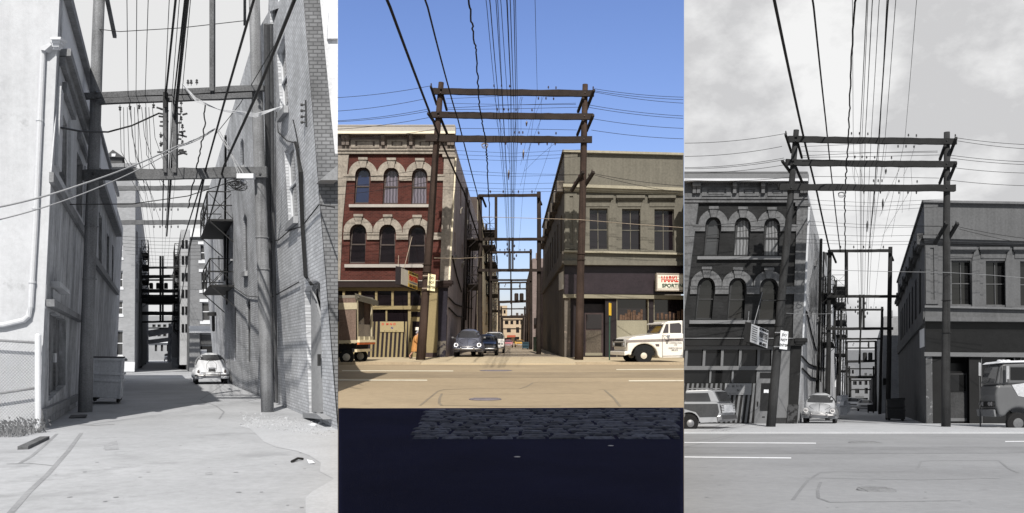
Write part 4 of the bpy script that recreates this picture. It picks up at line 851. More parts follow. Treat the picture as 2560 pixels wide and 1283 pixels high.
    mb = MB(); mb.mark(); q = [fz(1110, 390, -.16), fz(1136.6, 390, -.16), fz(1120.5, 703, -.16), fz(1099.5, 703, -.16)]; mb.prism(q, N * .156); fr(mb, 1106, 1141, 384.4, 392, -.28); mb.mark()
    mb.prism([fz(854, 385, -.14), fz(872, 385, -.14), fz(856, 560, -.14), fz(850, 700, -.14), XL(700, -.14), XL(385, -.14)] if mp is idm else [fz(856, 385, -.14), fz(869, 385, -.14), fz(852, 590, -.14), XL(640, -.14), XL(385, -.14)], N * .135); mb.each('pilaster', M['stone'], t)
    mb = MB(); fr(mb, None, 1121, 702, 718, -.30, .3); fr(mb, 1104, 1131, 701, 709, -.42, .5); fr(mb, 1106, 1127, 709, 714, -.36, .45); mb.build('shop_fascia', M['soffit'], t)
    mb = MB(); fr(mb, None, 1100, 700.6, 702.6, -.36, -.3); mb.build('fascia_lip', M['cornice'], t)
    # shopfront
    mb = MB(); fr(mb, None, 1096, 718, 897, .45, .5); mb.build('shop_back', M['black'], t)
    mb = MB(); fr(mb, None, 1056, 718.3, 724.5, .02, .3); fr(mb, None, 1056, 764.5, 773.5, -.03, .3); fr(mb, None, 1056, 724.5, 727, .08, .3)
    for x in (899.5, 940.5, 981.2, 1022.7, 1055, 859): fr(mb, x - 2.8, x + 2.8, 727, 764.5, .05, .3)
    for x in (966, 916): fr(mb, x - 2, x + 2, 773.5, 803, .08, .3)
    mb.build('shop_frame', M['cream'], t)
    mb = MB()
    for a, b_ in ((862, 897), (903, 938), (943.5, 978.5), (984, 1020), (1025.5, 1053)): fr(mb, a, b_, 727, 764.5, .2, .22)
    mb.each('transom_window', M['dark'], t); mb = MB(); fr(mb, None, 964, 773.5, 804, .2, .22); fr(mb, 968, 1020, 773.5, 804, .2, .22); mb.each('shop_window', M['dark'], t)
    mb = MB(); fr(mb, 1020, 1056, 773.6, 897, .10, .3); q = [fz(1031, 836, .06), fz(1052, 836, .06), fz(1051, 803.5, .06), fz(1032, 803.5, .06)]; dr = mb.build('door', M['cream'], t)
    mb = MB(); fr(mb, 1031, 1052, 803.5, 866, .07, .095); fr(mb, 1027.5, 1052, 779.5, 792, .07, .095); mb.each('door_pane', M['dark'], dr); mb = MB(); fr(mb, 1024.2, 1026.6, 845, 855, .02, .09); mb.build('handle', M['iron'], dr)
    mb = MB(); fr(mb, 1037.5, 1048, 818, 825.5, .045, .068); mb.build('notice', M['white'], dr); mb = MB(); fr(mb, 1037, 1043, 879, 881.5, .085, .098); mb.build('letter_slot', M['iron'], dr)
    mb = MB(); fr(mb, None, 1020, 803.5, 895, .0, .05); fn = mb.build('hoarding', M['black'], t); mb = MB()
    for i in range(17):
        x = 1015.5 - i * 10.55; y0 = 804 if (x > 1009 or x < 948) else 830
        mb.prism([fz(x - 2.4, y0, -.02), fz(x + 2.4, y0, -.02), fz(x - 1.4, 893, -.02), fz(x - 6.2, 893, -.02)], N * .018)
    mb.build('stripe', M['cream'], fn)
    mb = MB(); fr(mb, 950, 1009.5, 803.8, 830, -.07, -.022); bd = mb.build('signboard', M['board'], fn)
    sz = 7.5 / F * Df * (1.08 if mp is not idm else 1); mb = MB()
    for ch, x in (('D', 957), ('M', 968.5), ('N', 977.5), ('O', 986)): text_mb2(mb, ch, sz, fz(x, 810.5, -.075), bold=.03)
    mb.each('lettering', M['red'], bd); mb = MB(); text_mb2(mb, 'N', sz, fz(980, 820, -.075), bold=.03); mb.build('lettering', M['blue'], bd)
    mb = MB(); text_mb2(mb, 'Q u i l t A r i a     2 2 . .', sz * .5, fz(978, 827.3, -.075)); cb = M['board'].node_tree.nodes['Vector Math'].inputs[0].default_value
    mb.build('small_lettering', mat(M['board'].name + ' faded letters', tuple(.5 * v for v in cb), bump=0), bd)
    mb = MB(); fr(mb, 1066, 1095.5, 718.4, 882, .06, .4); mb.build('cream_panel', M['cream'], t); mb = MB(); fr(mb, 1064, 1095.8, 882, 897, .03, .4); mb.build('plinth', M['base'], t)
    mb = MB(); q = [fz(1096, 718, -.05), fz(1119.4, 714, -.05), fz(1114, 872, -.05), fz(1094.5, 872, -.05)]; mb.prism(q, N * .5); mb.build('corner_column', M['column'], t)
    mb = MB(); q = [fz(1093.5, 852, -.10), fz(1115.4, 852, -.10), fz(1113.2, 897, -.10), fz(1092, 897, -.10)]; mb.prism(q, N * .55); mb.build('column_base', mat('plastered base' + M['brick'].name[12:], tuple(M['column'].node_tree.nodes['Vector Math'].inputs[0].default_value), stain=(3.5, .47, .05, tuple(v * .45 for v in M['stone'].node_tree.nodes['Vector Math'].inputs[0].default_value))), t)
    mb = MB()
    for x, y0, y1, rr_ in ((1157, 470, 832, .10), (1163, 500, 800, .06), (1169, 560, 832, .06), (1176, 600, 832, .05), (1151.5, 720, 835, .05)): mb.tube([W.px(*mp(x + (6 if y0 < 520 else 3), y0)) - INL * .12, W.px(*mp(x - 2, y1)) - INL * .12], rr_, 6)
    mb.each('downspout', M['iron'], t)
    mb = MB()
    for pts in ([(1118, 742), (1135, 760), (1150, 766), (1180, 772)], [(1120, 770), (1140, 790), (1160, 795)], [(1128, 640), (1140, 690), (1152, 730)]): mb.tube([W.px(*mp(*p)) - INL * .06 for p in pts], .05, 6)
    mb.each('service_cable', M['iron'], t)
    mb = MB(); mb.tube([W.px(*mp(1136.5, 395)) - INL * .06, W.px(*mp(1120.5, 700)) - INL * .06], .07, 8); mb.build('white_conduit', M['ledge'], t)  # pale tube stands in for sunlight on the corner edge
    for x, y in ((1166, 596), (1164, 709)): fire_escape(t, W.px(*mp(x - 1, y)), P.D, -INL, 9, 1.0, M['iron'], 1.35)
    return t
def text_mb2(mb, body, size, org, right=V((1, 0, 0)), up=V((0, 0, 1)), sx=1., bold=0., align='CENTER'):
    cu = bpy.data.curves.new('t', 'FONT'); cu.body = body; cu.align_x = align; cu.align_y = 'CENTER'; cu.offset = bold; cu.extrude = .004 / max(size, .01)
    ob = bpy.data.objects.new('t', cu); COL.objects.link(ob); dg = bpy.context.evaluated_depsgraph_get(); dg.update()
    ev = ob.evaluated_get(dg); me = ev.to_mesh(); right, up = V(right).normalized(), V(up).normalized(); nn = right.cross(up)
    mb.add([V(org) + right * v.co.x * size * sx + up * v.co.y * size + nn * v.co.z * size for v in me.vertices], [list(p.vertices) for p in me.polygons])
    ev.to_mesh_clear(); bpy.data.objects.remove(ob); bpy.data.curves.remove(cu)
def corner_store(P, mp, Df, M, xr, L, label, gray):
    fz = lambda x, y, d=0.: at(*mp(x, y), Df + d); N = P.D
    def X(x, y, d=0.): 
        p = mp(x, y); return at(min(p[0], xr), p[1], Df + d)
    t = thing('corner_store_building', label, 'building', tuple(fz(1411, 895)))
    def fr(mb, x0, x1, y0, y1, d0, d1=-.004, dy=0.):
        e = x1 if x1 is not None else 1745 if not gray else 1735; s = dy * (e - x0) / 300
        q = [X(x0, y0, d0), X(e, y0 + s, d0), X(e, y1 + s, d0), X(x0, y1, d0)]; return mb.prism(q, N * (d1 - d0))
    wins = [(1474, 1519, 521, 624), (1555, 1601, 522, 625), (1636, 1685, 523, 627)]
    A = [[X(a, yb), X(b + .012 * (yb - yt), yb), X(b, yt), X(a, yt)] for a, b, yt, yb in wins]
    E = 1745 if not gray else 1735
    mb = MB(); mb.panel([fz(1411, 376), X(E, 386), X(E, 661), fz(1411, 661)], A, N * .4); mb.build('front_wall', M['olive'], t)
    s1, s0 = fz(1411, 376, .02), fz(1411, 896, .02); W = Plane(s0, P.D, s1 - s0); D = P.D * L
    hs = []
    for f0, f1 in ((.955, .925), (.885, .862), (.83, .81), (.785, .767), (.745, .728), (.71, .695), (.68, .666), (.653, .64)):
        a = lambda f, o: W.px(*mp(1280 + 131 * f, 845 - o * f)); hs.append([a(f0, 215), a(f1, 215), a(f1, 325), a(f0, 325)])
    if gray:
        hs = []
        for f0, f1 in ((.955, .925), (.885, .862), (.83, .81), (.785, .767), (.745, .728), (.71, .695), (.68, .666), (.653, .64)):
            a = lambda f, o: W.px(2148 + 162 * f, 1000 - o * f); hs.append([a(f0, 225), a(f1, 225), a(f1, 345), a(f0, 345)])
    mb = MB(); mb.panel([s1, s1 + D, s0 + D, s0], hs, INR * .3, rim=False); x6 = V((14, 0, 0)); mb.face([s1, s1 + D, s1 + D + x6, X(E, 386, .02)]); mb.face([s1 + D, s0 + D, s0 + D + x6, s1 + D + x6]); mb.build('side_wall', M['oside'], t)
    for h in hs: window(t, h, INR, .25, M['frame'], M['dark'], w=.1)
    mb = MB(); H = (s1 - s0) / 520
    for z0, z1, o in ((432, 442, .35), (425, 431, .2), (236, 268, .14), (516, 522, .12)):
        a, c = s0 + H * z0, s0 + H * z1; mb.prism([a, a + D, c + D, c], -INR * o)
    for f in (.0, .12, .24, .36, .5, .64, .8): p = s0 + D * f + H * 418; mb.prism([p, p + P.D * .8, p + P.D * .8 + H * 26, p + H * 26], -INR * .45)
    mb.build('side_cornice', M['oside'], t)
    mb = MB()
    for i in range(4): p = W.px(*mp(1394, 478 + i * 6)) - INR * .15; mb.cyl(p, (1, 0, 0), .09, .16, 8)
    mb.build('insulator_rack', M['porc'], t)
    for i, q in enumerate(A):
        if i == 2 and not gray and xr < 1690: continue
        o = window(t, q, N, .34, M['olive'], M['curtain'] if i == 9 else M['dark'], bars=(('h', .49), ('v', .48)), w=.055)
        MB().prism([lerp(q[0], q[3], .28 + .03 * i) + N * .335, lerp(q[1], q[2], .28 + .03 * i) + N * .335, lerp(q[1], q[2], .46) + N * .335, lerp(q[0], q[3], .46) + N * .335], N * .008).build('blind', mat('dim blind' + M['olive'].name[12:], G(.035) if gray else (.05, .03, .028)), o)
    mb = MB(); fr(mb, 1409, None, 374, 379.5, -.26, .2, 7 if not gray else 5); mb.build('coping', M['olive2'], t)
    mb = MB(); fr(mb, 1411, 1444, 379.6, 459, -.14); mb.build('parapet_block', M['olive'], t)
    mb = MB(); fr(mb, 1408, None, 459, 466.5, -.42, -.004, 9); fr(mb, 1410, None, 466.6, 473, -.28, -.004, 9); fr(mb, 1411, None, 473, 478, -.16, -.004, 9); mb.build('cornice', M['olive2' if not gray else 'olive'], t)
    mb = MB()
    for a, b in ((1462, 1534), (1541, 1613), (1621, 1690)):
        mb.mark(); fr(mb, a, b, 488, 494.5, -.32); fr(mb, a + 1, b - 1, 494.6, 499, -.2); fr(mb, a + 3, b - 3, 499, 516, -.05)
    mb.each('window_hood', M['olive'], t)
    mb = MB()
    for x in (1538, 1617, 1693):
        if x < 1690 or gray: mb.prism([X(x - 8, 496, -.2), X(x - 1, 490, -.26), X(x + 2, 510, -.2), X(x + 3, 629, -.1), X(x - 16, 629, -.1), X(x - 16, 525, -.1), X(x - 12, 508, -.14)], N * .096)
    mb.each('pilaster', M['olive'], t)
    mb = MB(); q = [X(1413, 484, -.08), X(1442, 484, -.08), X(1442, 622, -.08), X(1413, 622, -.08)]; mb.panel(q, [[X(1424, 612, -.08), X(1433, 612, -.08), X(1433, 490, -.08), X(1424, 490, -.08)]], N * .076); mb.build('corner_pilaster', M['olive'], t)
    mb = MB(); fr(mb, 1410, None, 625.5, 630, -.24, -.004, 6); mb.build('sill_ledge', M['olive2'], t)
    mb = MB(); fr(mb, 1410, None, 651, 661.5, -.22, .3, 2); mb.build('lower_moulding', M['olive'], t)
    mb = MB(); fr(mb, 1411, None, 661.6, 735, .28, .6); fr(mb, 1411, None, 686, 735, .12, .278); mb.build('fascia', M['fascia'], t)
    mb = MB(); fr(mb, 1408, None, 735.2, 744.5, -.12, .5, 3); mb.build('shop_band', M['band'], t)
    mb = MB(); fr(mb, 1411, None, 744.6, 896, 1.2, 1.5); mb.build('shop_back', M['black'], t)
    mb = MB(); fr(mb, 1411, 1426, 744.6, 896, .05, 1.1); mb.build('corner_pier', mat('scuffed corner pier' + M['olive'].name[12:], M['oside'].node_tree.nodes['Vector Math'].inputs[0].default_value[:], stain=(2.2, .55, .05, G(.2) if gray else (.25, .2, .17))), t)
    mb = MB(); fr(mb, 1426, 1456, 744.6, 896, .08, .4); fr(mb, 1513, 1542, 744.6, 896, .08, .4); fr(mb, 1622, 1634, 744.6, 896, .08, .4); mb.each('shop_pier', M['black'], t)
    mb = MB(); fr(mb, 1458, 1512, 760, 896, .85, 1.1); mb.build('recess_wall', M['fascia'], t)
    mb = MB(); fr(mb, 1462, 1508, 782, 892, .7, .8); dr = mb.build('door', M['base'], t); mb = MB(); fr(mb, 1465, 1504, 786, 822, .66, .69); mb.build('door_pane', M['dark'], dr)
    mb = MB(); fr(mb, 1465, 1503, 826, 884, .66, .69); mb.build('door_panel', mat('dull door panel' + M['olive'].name[12:], G(.045) if gray else (.085, .07, .055), var=.4), dr); mb = MB(); fr(mb, 1463, 1506, 882, 889, .63, .655); mb.build('kick_plate', M['band'], dr)
    for a, b in ((1543, 1620), (1636, 1745)):
        mb = MB(); fr(mb, a, b, 746, 898, .5, .52); sw = mb.build('display_window', M['dark'], t)
        mb = MB(); fr(mb, a, b, 801, 846 if a < 1600 else 808, .42, .47)
        if not gray: mb.build('display_panel', mat('pale display panel', (.26, .24, .18), var=.15, rough=.35), sw)
        else: mb.build('display_panel', mat('dim display panel', .03), sw)
        mb = MB()
        for i in range(9):
            x = a + 6 + i * (b - a - 18) / 9; h = random.uniform(10, 30); fr(mb, x, x + random.uniform(5, 8), 800 - h, 800, .47, .497)
        mb.build('display_boxes', mat('display boxes' + M['olive'].name[12:], G(.02) if gray else (.10, .06, .04), var=.6, scale=3), sw)
        mb = MB(); fr(mb, a - 1.5, a, 745, 897, .03, .5); fr(mb, b, b + 1.5, 745, 897, .03, .5) if b < 1700 else None; mb.each('window_frame', M['band'], sw)
    mb = MB(); q = [mp(1398, 684), mp(1409, 678), mp(1409, 722), mp(1398, 726)]; mb.prism([W.px(*p) - INR * .03 for p in q], INR * .025); mb.build('poster', M['white'], t)
    return t
INS1 = [(1235, 219, 'u'), (1254, 219, 'u'), (1274, 220, 'u'), (1371, 223, 'u'), (1390, 224, 'u'), (1346, 241, 'd'), (1365, 241, 'd'), (1384, 242, 'd'), (1243, 278, 'u'), (1260, 278, 'u'), (1271, 279, 'u'), (1290, 279, 'u'), (1330, 280, 'u'), (1287, 336, 'u'), (1298, 336, 'u'), (1307, 336, 'u'), (1347, 337, 'u'), (1390, 338, 'u'), (1264, 354, 'd'), (1303, 354, 'd'), (1347, 355, 'd'), (1368, 355, 'd'), (1388, 355, 'd'),
        (1078, 216, 'u'), (1483, 224, 'u'), (1454, 434, 'u'), (1447, 444, 'u'), (1480, 432, 'u'), (1472, 442, 'u'), (1436, 462, 'u')]
def street_frames(P, m1, m2, Y1, Y2, Y3, M, where, tops):
    a = lambda mp, *p: mp(*p)
    k = 1.05 if where != 'middle colour street' else 1.
    m = m1
    pole_frame(f'tall wooden pole frame with three stacked beams at the kerb of the {where}', Y1,
        [(m(1103, 206), m(1050, 902), 14, 24), (m(1463, 211), m(1447, 903), 14, 22)],
        [(m(1084, 228), m(1485, 234), 15, True), (m(1079, 287), m(1483, 292), 15, True), (m(1064, 346), m(1480, 349), 16, True)], M['wood'], M['beam'], M['porc'],
        ins=[(*m(x, y), d) for x, y, d in INS1], group=None,
        braces=[(m(x0, y0), d0, m(x1, y1), d1, w) for x0, y0, d0, x1, y1, d1, w in ((1077, 216, -.9, 1092, 262, .7, 5), (1102, 220, -.4, 1117, 276, .9, 5), (1070, 283, -.9, 1095, 318, .7, 5.5), (1095, 280, -.4, 1118, 335, .9, 5), (1485, 225, -.9, 1466, 274, .7, 6), (1458, 244, -.3, 1445, 280, .9, 6), (1483, 288, -.9, 1466, 328, .7, 6), (1458, 300, -.3, 1443, 338, .9, 5.5), (1458, 430, -.5, 1429, 477, .8, 7), (1484, 430, -.8, 1452, 480, .5, 7))])
    m = m2
    pole_frame(f'second dark pole frame with three beams in the lane of the {where}', Y2,
        [(m(1200, 486), m(1200, 890), 10, 12), (m(1347, 479), m(1347, 888), 10, 12)], [(m(1198, 489), m(1350, 488), 7, True), (m(1192, 598), m(1361, 598), 7, True), (m(1192, 675.5), m(1353, 675.5), 7, True)], M['beam'], M['beam'], M['porc'],
        ins=[(*m(x, y), d) for x, y, d in ((1226, 484, 'u'), (1258, 484, 'u'), (1282, 484, 'u'), (1296, 484, 'u'), (1330, 484, 'u'), (1268, 606, 'd'), (1268, 618, 'd'), (1268, 634, 'd'), (1286, 610, 'd'), (1286, 626, 'd'), (1286, 642, 'd'), (1262, 630, 'd'), (1291, 634, 'd'))],
        posts=[(m(1240, 486), m(1240, 596), 7), (m(1273, 594), m(1273, 676), 4), (m(1282, 594), m(1282, 676), 4)],
        braces=[(m(1204, 490), -.5, m(1215, 517), .9, 4), (m(1194, 494), .3, m(1200, 506), .9, 4), (m(1346, 492), -.5, m(1354, 512), .8, 4)])
    pole_frame(f'third pole frame down the lane of the {where}, two beams', Y3,
        [(m(1228, 628), m(1226, 872), 6, 8), (m(1327, 623), m(1327, 874), 6, 8)], [(m(1226, 630.5), m(1329, 630), 5, True), (m(1226, 700), m(1329, 700), 4.5, True)], M['beam'], M['beam'], M['porc'],
        ins=[(*m(x, y), 'u') for x, y in ((1236, 628), (1250, 628), (1262, 628), (1275, 628), (1300, 628), (1312, 628))], posts=[(m(1277, 630), m(1277, 760), 3)])
    f4 = pole_frame(f'fourth pole frame down the lane of the {where}, carrying barrel shaped transformers', Y3 * 1.25,
        [(m(1247, 705), m(1247, 868), 5, 6), (m(1317, 705), m(1317, 868), 5, 6)], [(m(1245, 707), m(1318, 706), 4, True), (m(1246, 722.5), m(1318, 722), 3.5, True), (m(1248, 755), m(1316, 753), 6, True), (m(1250, 791), m(1314, 791), 3.5, True)], M['beam'], M['beam'], M['porc'],
        ins=[(*m(x, y), 'u') for x, y in ((1262, 718), (1264, 714), (1298, 718), (1300, 714))], posts=[(m(1279, 700), m(1279, 792), 3), (m(1300, 706), m(1300, 722), 3)])
    for x in (1291, 1304): MB().tube([at(*m(x, 751), Y3 * 1.25 - .3), at(*m(x, 735), Y3 * 1.25 - .3), at(*m(x, 733), Y3 * 1.25 - .3)], [.26, .26, .18], 10).build('transformer', M['beam'], f4)
    for i, (y0, xa, xb) in enumerate(((772, 1253, 1312), (800, 1256, 1309))):
        pole_frame(f'{"fifth" if i == 0 else "sixth"} and smaller pole frame far down the lane of the {where}', Y3 * (1.5 + .25 * i), [(m(xa, y0 - 6), m(xa, 864 - i * 2), 4, 5), (m(xb, y0 - 6), m(xb, 864 - i * 2), 4, 5)], [(m(xa - 2, y0), m(xb + 2, y0), 3, True), (m(xa - 2, y0 + 22), m(xb + 2, y0 + 22), 3, False)], M['beam'], M['beam'], M['porc'], group=f'small far pole frames of the {where}')
    # ---- wires over the lane
    W = M['wire']; g1 = f'thin wires along the lane of the {where}'
    far = lambda x: (m2(1280 + (x - 1280) * .42, 488 + abs(x - 1280) * .03), m2(1280 + (x - 1280) * .26, 630))
    for (xa, ya), (xb, yb), r_ in tops['thin']:
        p2, p3 = far(xb if where == 'middle colour street' else 1280 + (xb - 2163))
        a0 = at(xa, ya, Y1 * .62); a1 = at(xb, yb, Y1 - .3); wire([a0 + (a0 - a1) * .35, a0, a1, at(*p2, Y2), at(*p3, Y3)], r_, f'thin dark wire running along the lane over the {where}', g1, W, sag=.08)
    th = tops['thick']
    wire([at(*p, Y) for p, Y in th[0]], .055, f'thickest black cable slanting down from the top left over the {where}', None, W, name='overhead_cable', sag=.05)
    wire([at(*p, Y) for p, Y in th[1]], .035, f'second black cable slanting down from the top over the {where}', None, W, name='overhead_cable', sag=.05)
    wire([at(*p, Y) for p, Y in th[2]], .035, f'lumpy twisted cable hanging down the middle of the {where}', None, W, name='overhead_cable', wig=.035, n=16)
    c = at(*m1(1212, 362), Y1 - .4); rg = MB()
    for k_ in range(3): rg.tube([c + V((math.cos(t * .6) * (.19 - .02 * k_), .04 * k_, math.sin(t * .6) * (.09 + .02 * k_) - .03 * k_)) for t in range(11)], .012, 4)
    tag(rg.build('cable_coil', M['pale']), f'small loose coil of cable tied under the lowest beam of the {where}', 'cable coil')
    m = m1; g2 = f'wires crossing between the pole tops of the {where}'
    cross = [((1115, 247), (1200, 243), (1290, 238), .01), ((1112, 258), (1290, 262), (1440, 258), .010), ((1118, 270), (1290, 262), (1440, 261), .012), ((1120, 274), (1290, 272), (1446, 268), .012), ((1140, 321), (1290, 322), (1442, 325), .012)]
    for p, q, r, rr_ in cross: wire([at(*m(*p), Y1 - .5), at(*m(*q), Y1 - .4), at(*m(*r), Y1 - .5)], rr_, f'dark wire strung between the pole tops of the {where}', g2, W)
    for y0, y1, y2 in ((378, 383, 374), (389, 392, 384), (400, 402, 391), (427, 434, 437), (436, 441, 437), (458, 460, 456), (470, 473, 470), (478, 480, 478)):
        wire([at(*m(1090, y0 - 4), Y1 + 1), at(*m(1280, y1), Y1 + 3), at(*m(1460, y2), Y1 + 1)], .009, f'hairline wire crossing the lane below the beams of the {where}', f'hairline cross wires of the {where}', W)
    for i in range(16):
        x = random.uniform(1235, 1390); y = random.choice((242, 298, 356)); x2 = 1280 + (x - 1280) * random.uniform(.2, 1.0); y2 = y + random.uniform(40, 150)
        wire([at(*m(x, y), Y1 - .3), at(*m((x + x2) / 2 + random.uniform(-6, 6), (y + y2) / 2), Y1 + 4), at(*m(x2, y2), Y1 + 9)], .007, f'slack hairline drop wire below the beams of the {where}', f'slack drop wires of the {where}', W)
    for x, y, h in ((1317, 302, 14), (1309, 373, 26), (1272, 424, 26)):
        mb = MB(); mb.tube([at(*m(x, y), Y1 - .2), at(*m(x - .4, y + h * .3), Y1 - .2), at(*m(x - .7, y + h * .5), Y1 - .2), at(*m(x - 1, y + h), Y1 - .2)], [.015, .05, .05, .015], 6); tag(mb.build('strain_insulator', M['porc']), f'long dark strain insulator hanging among the wires of the {where}', 'insulator', f'strain insulators of the {where}')
    lg = f'street wires coming in from the left of the {where}'; rg_ = f'street wires going off to the right of the {where}'
    for (p, q, b) in tops['left']: wire([at(*p, Y1 + .0), at(*q, Y1)], .013, f'dark street wire reaching the left pole top of the {where}', lg, W, sag=.12)
    for (p, q) in tops['right']: wire([at(*p, Y1), at(*q, Y1)], .013, f'dark street wire leaving the right pole top of the {where}', rg_, W, sag=.08)
    for p, q, r in tops['pale']: wire([at(*p, Y1 - .4), at(*q, Y1 + 1), at(*r, Y1 - .4)], .014, f'pale wire strung across the lane at first floor height of the {where}', f'pale low wires of the {where}', M['pale'])
def hang_sign(P, q, Yn, Yf, M, label, gray):
    """projecting shop sign; q: near-left x, near-right top/bottom, far top/bottom in photo px."""
    xl, (nx, ny), (nbx, nby), (fx, fy), (fbx, fby) = q
    nt, nb, ft, fb = at(nx, ny, Yn), at(nbx, nby, Yn), at(fx, fy, Yf), at(fbx, fby, Yf); t = thing('shop_sign', label, 'sign', tuple(fb)); th = at(xl, ny - 2, Yn) - nt
    MB().prism([nt, nb, fb, ft], th).build('box', M['black'], t)
    r = (ft - nt).normalized(); u = (nt - nb).normalized(); nn = r.cross(u); H = (nt - nb).length; L = (ft - nt).length; o = lambda a, b, d=.012: lerp(lerp(nb, nt, b), lerp(fb, ft, b), a) + nn * d
    pan = lambda a0, a1, b0, b1, m, nm, d=.012: MB().prism([o(a0, b0, d), o(a1, b0, d), o(a1, b1, d), o(a0, b1, d)], -nn * .008).build(nm, m, t)
    pan(.02, .40, .04, .96, mat('ribbed sign panel' + M['olive'].name[12:], G(.5) if gray else (.32, .28, .26)), 'panel'); pan(.40, .97, .04, .97, M['white'] if gray else mat('pale yellow sign face', (.85, .75, .42)), 'face', .014)
    if not gray: pan(.41, .96, .80, .96, M['yellow'], 'top_strip', .02); pan(.41, .96, .05, .24, M['yellow'], 'bottom_strip', .02)
    mb = MB()
    for i in range(7): b = .85 - i * .11; mb.prism([o(.08, b, .02), o(.34, b, .02), o(.34, b - .03, .02), o(.08, b - .03, .02)], -nn * .007)
    if gray: mb.build('price_lines', M['letter'], t)
    else:
        mb = MB()
        for i in range(6): a = .05 + i * .06; mb.prism([o(a, .06, .02), o(a + .025, .06, .02), o(a + .025, .94, .02), o(a, .94, .02)], -nn * .007)
        mb.build('rib', M['white'], t)
    mb = MB(); text_mb2(mb, 'DOMINION', H * .17, o(.69, .875, .03), r, u, sx=L * .50 / (H * .17 * 5.1), bold=.03); mb.build('lettering', M['letter'], t)
    mb = MB(); text_mb2(mb, 'PRINTERS', H * .42, o(.69, .575, .03), r, u, sx=L * .52 / (H * .42 * 4.6), bold=.03); mb.build('lettering', M['red'], t)
    mb = MB(); text_mb2(mb, 'COMMERCIAL', H * .10, o(.69, .345, .03), r, u, sx=L * .5 / (H * .10 * 6.9)); mb.build('lettering', M['blue'], t)
    mb = MB(); text_mb2(mb, '685-8521', H * .2, o(.69, .14, .03), r, u, sx=L * .48 / (H * .2 * 4.4), bold=.03); mb.build('lettering', M['letter'], t)
    e = at(nx + 16, ny - 50, Yf); mb = MB(); mb.bar(lerp(nt, ft, .3) + th * .5, e + V((.3, 0, .6)), .03); mb.bar(nt + th * .5, at(nx - 5, ny - 28, Yf), .03); mb.build('stay_rod', M['pale'], t)
def no_entry(P, q, Y, M, label):
    t = thing('no_entry_sign', label, 'sign', tuple(at(*q[0], Y))); p = [at(*a, Y) for a in q]
    MB().prism(p, V((0, .03, 0))).build('plate', mat('cream enamel' + M['olive'].name[12:], M['white'].node_tree.nodes['Vector Math'].inputs[0].default_value[:] if M['red'].name.endswith('grey') else (.85, .78, .50), var=.04), t)
    u = (p[3] - p[0]).normalized(); r = (p[1] - p[0]).normalized(); H = (p[3] - p[0]).length; mb = MB(); c = (p[0] + p[1]) / 2 + V((0, -.012, 0))
    for w, f in (('DO', .76), ('NOT', .49), ('ENTER', .21)): text_mb2(mb, w, H * .19, c + u * H * f, r, u, sx=.82, bold=.02)
    mb.each('lettering', M['letter'], t)
    mb = MB(); 
    for f in (.12, .88): b = lerp(p[0], p[3], f) + V((0, .05, 0)); mb.bar(b - V((.28, 0, 0)), b + V((.4, 0, 0)), .03, .05)
    mb.build('strap', M['pale'], t)
def kerb_sign(x, y0, y1, yb, Y, M, label, xb):
    t = thing('parking_sign', label, 'sign', tuple(at(xb, yb, Y))); MB().tube([at(xb, yb + 2, Y), at(x, y0 - 2, Y)], .035, 8).build('post', M['green'], t)
    c = [at(x - 2.6, y1, Y - .16), at(x + 2.8, y1 + 1, Y + .1), at(x + 2.8, y0 + 1.5, Y + .1), at(x - 2.6, y0, Y - .16)]; MB().prism([p + V((0, -.05, 0)) for p in c], V((.02, .02, 0))).build('plate', M['yellow'], t)
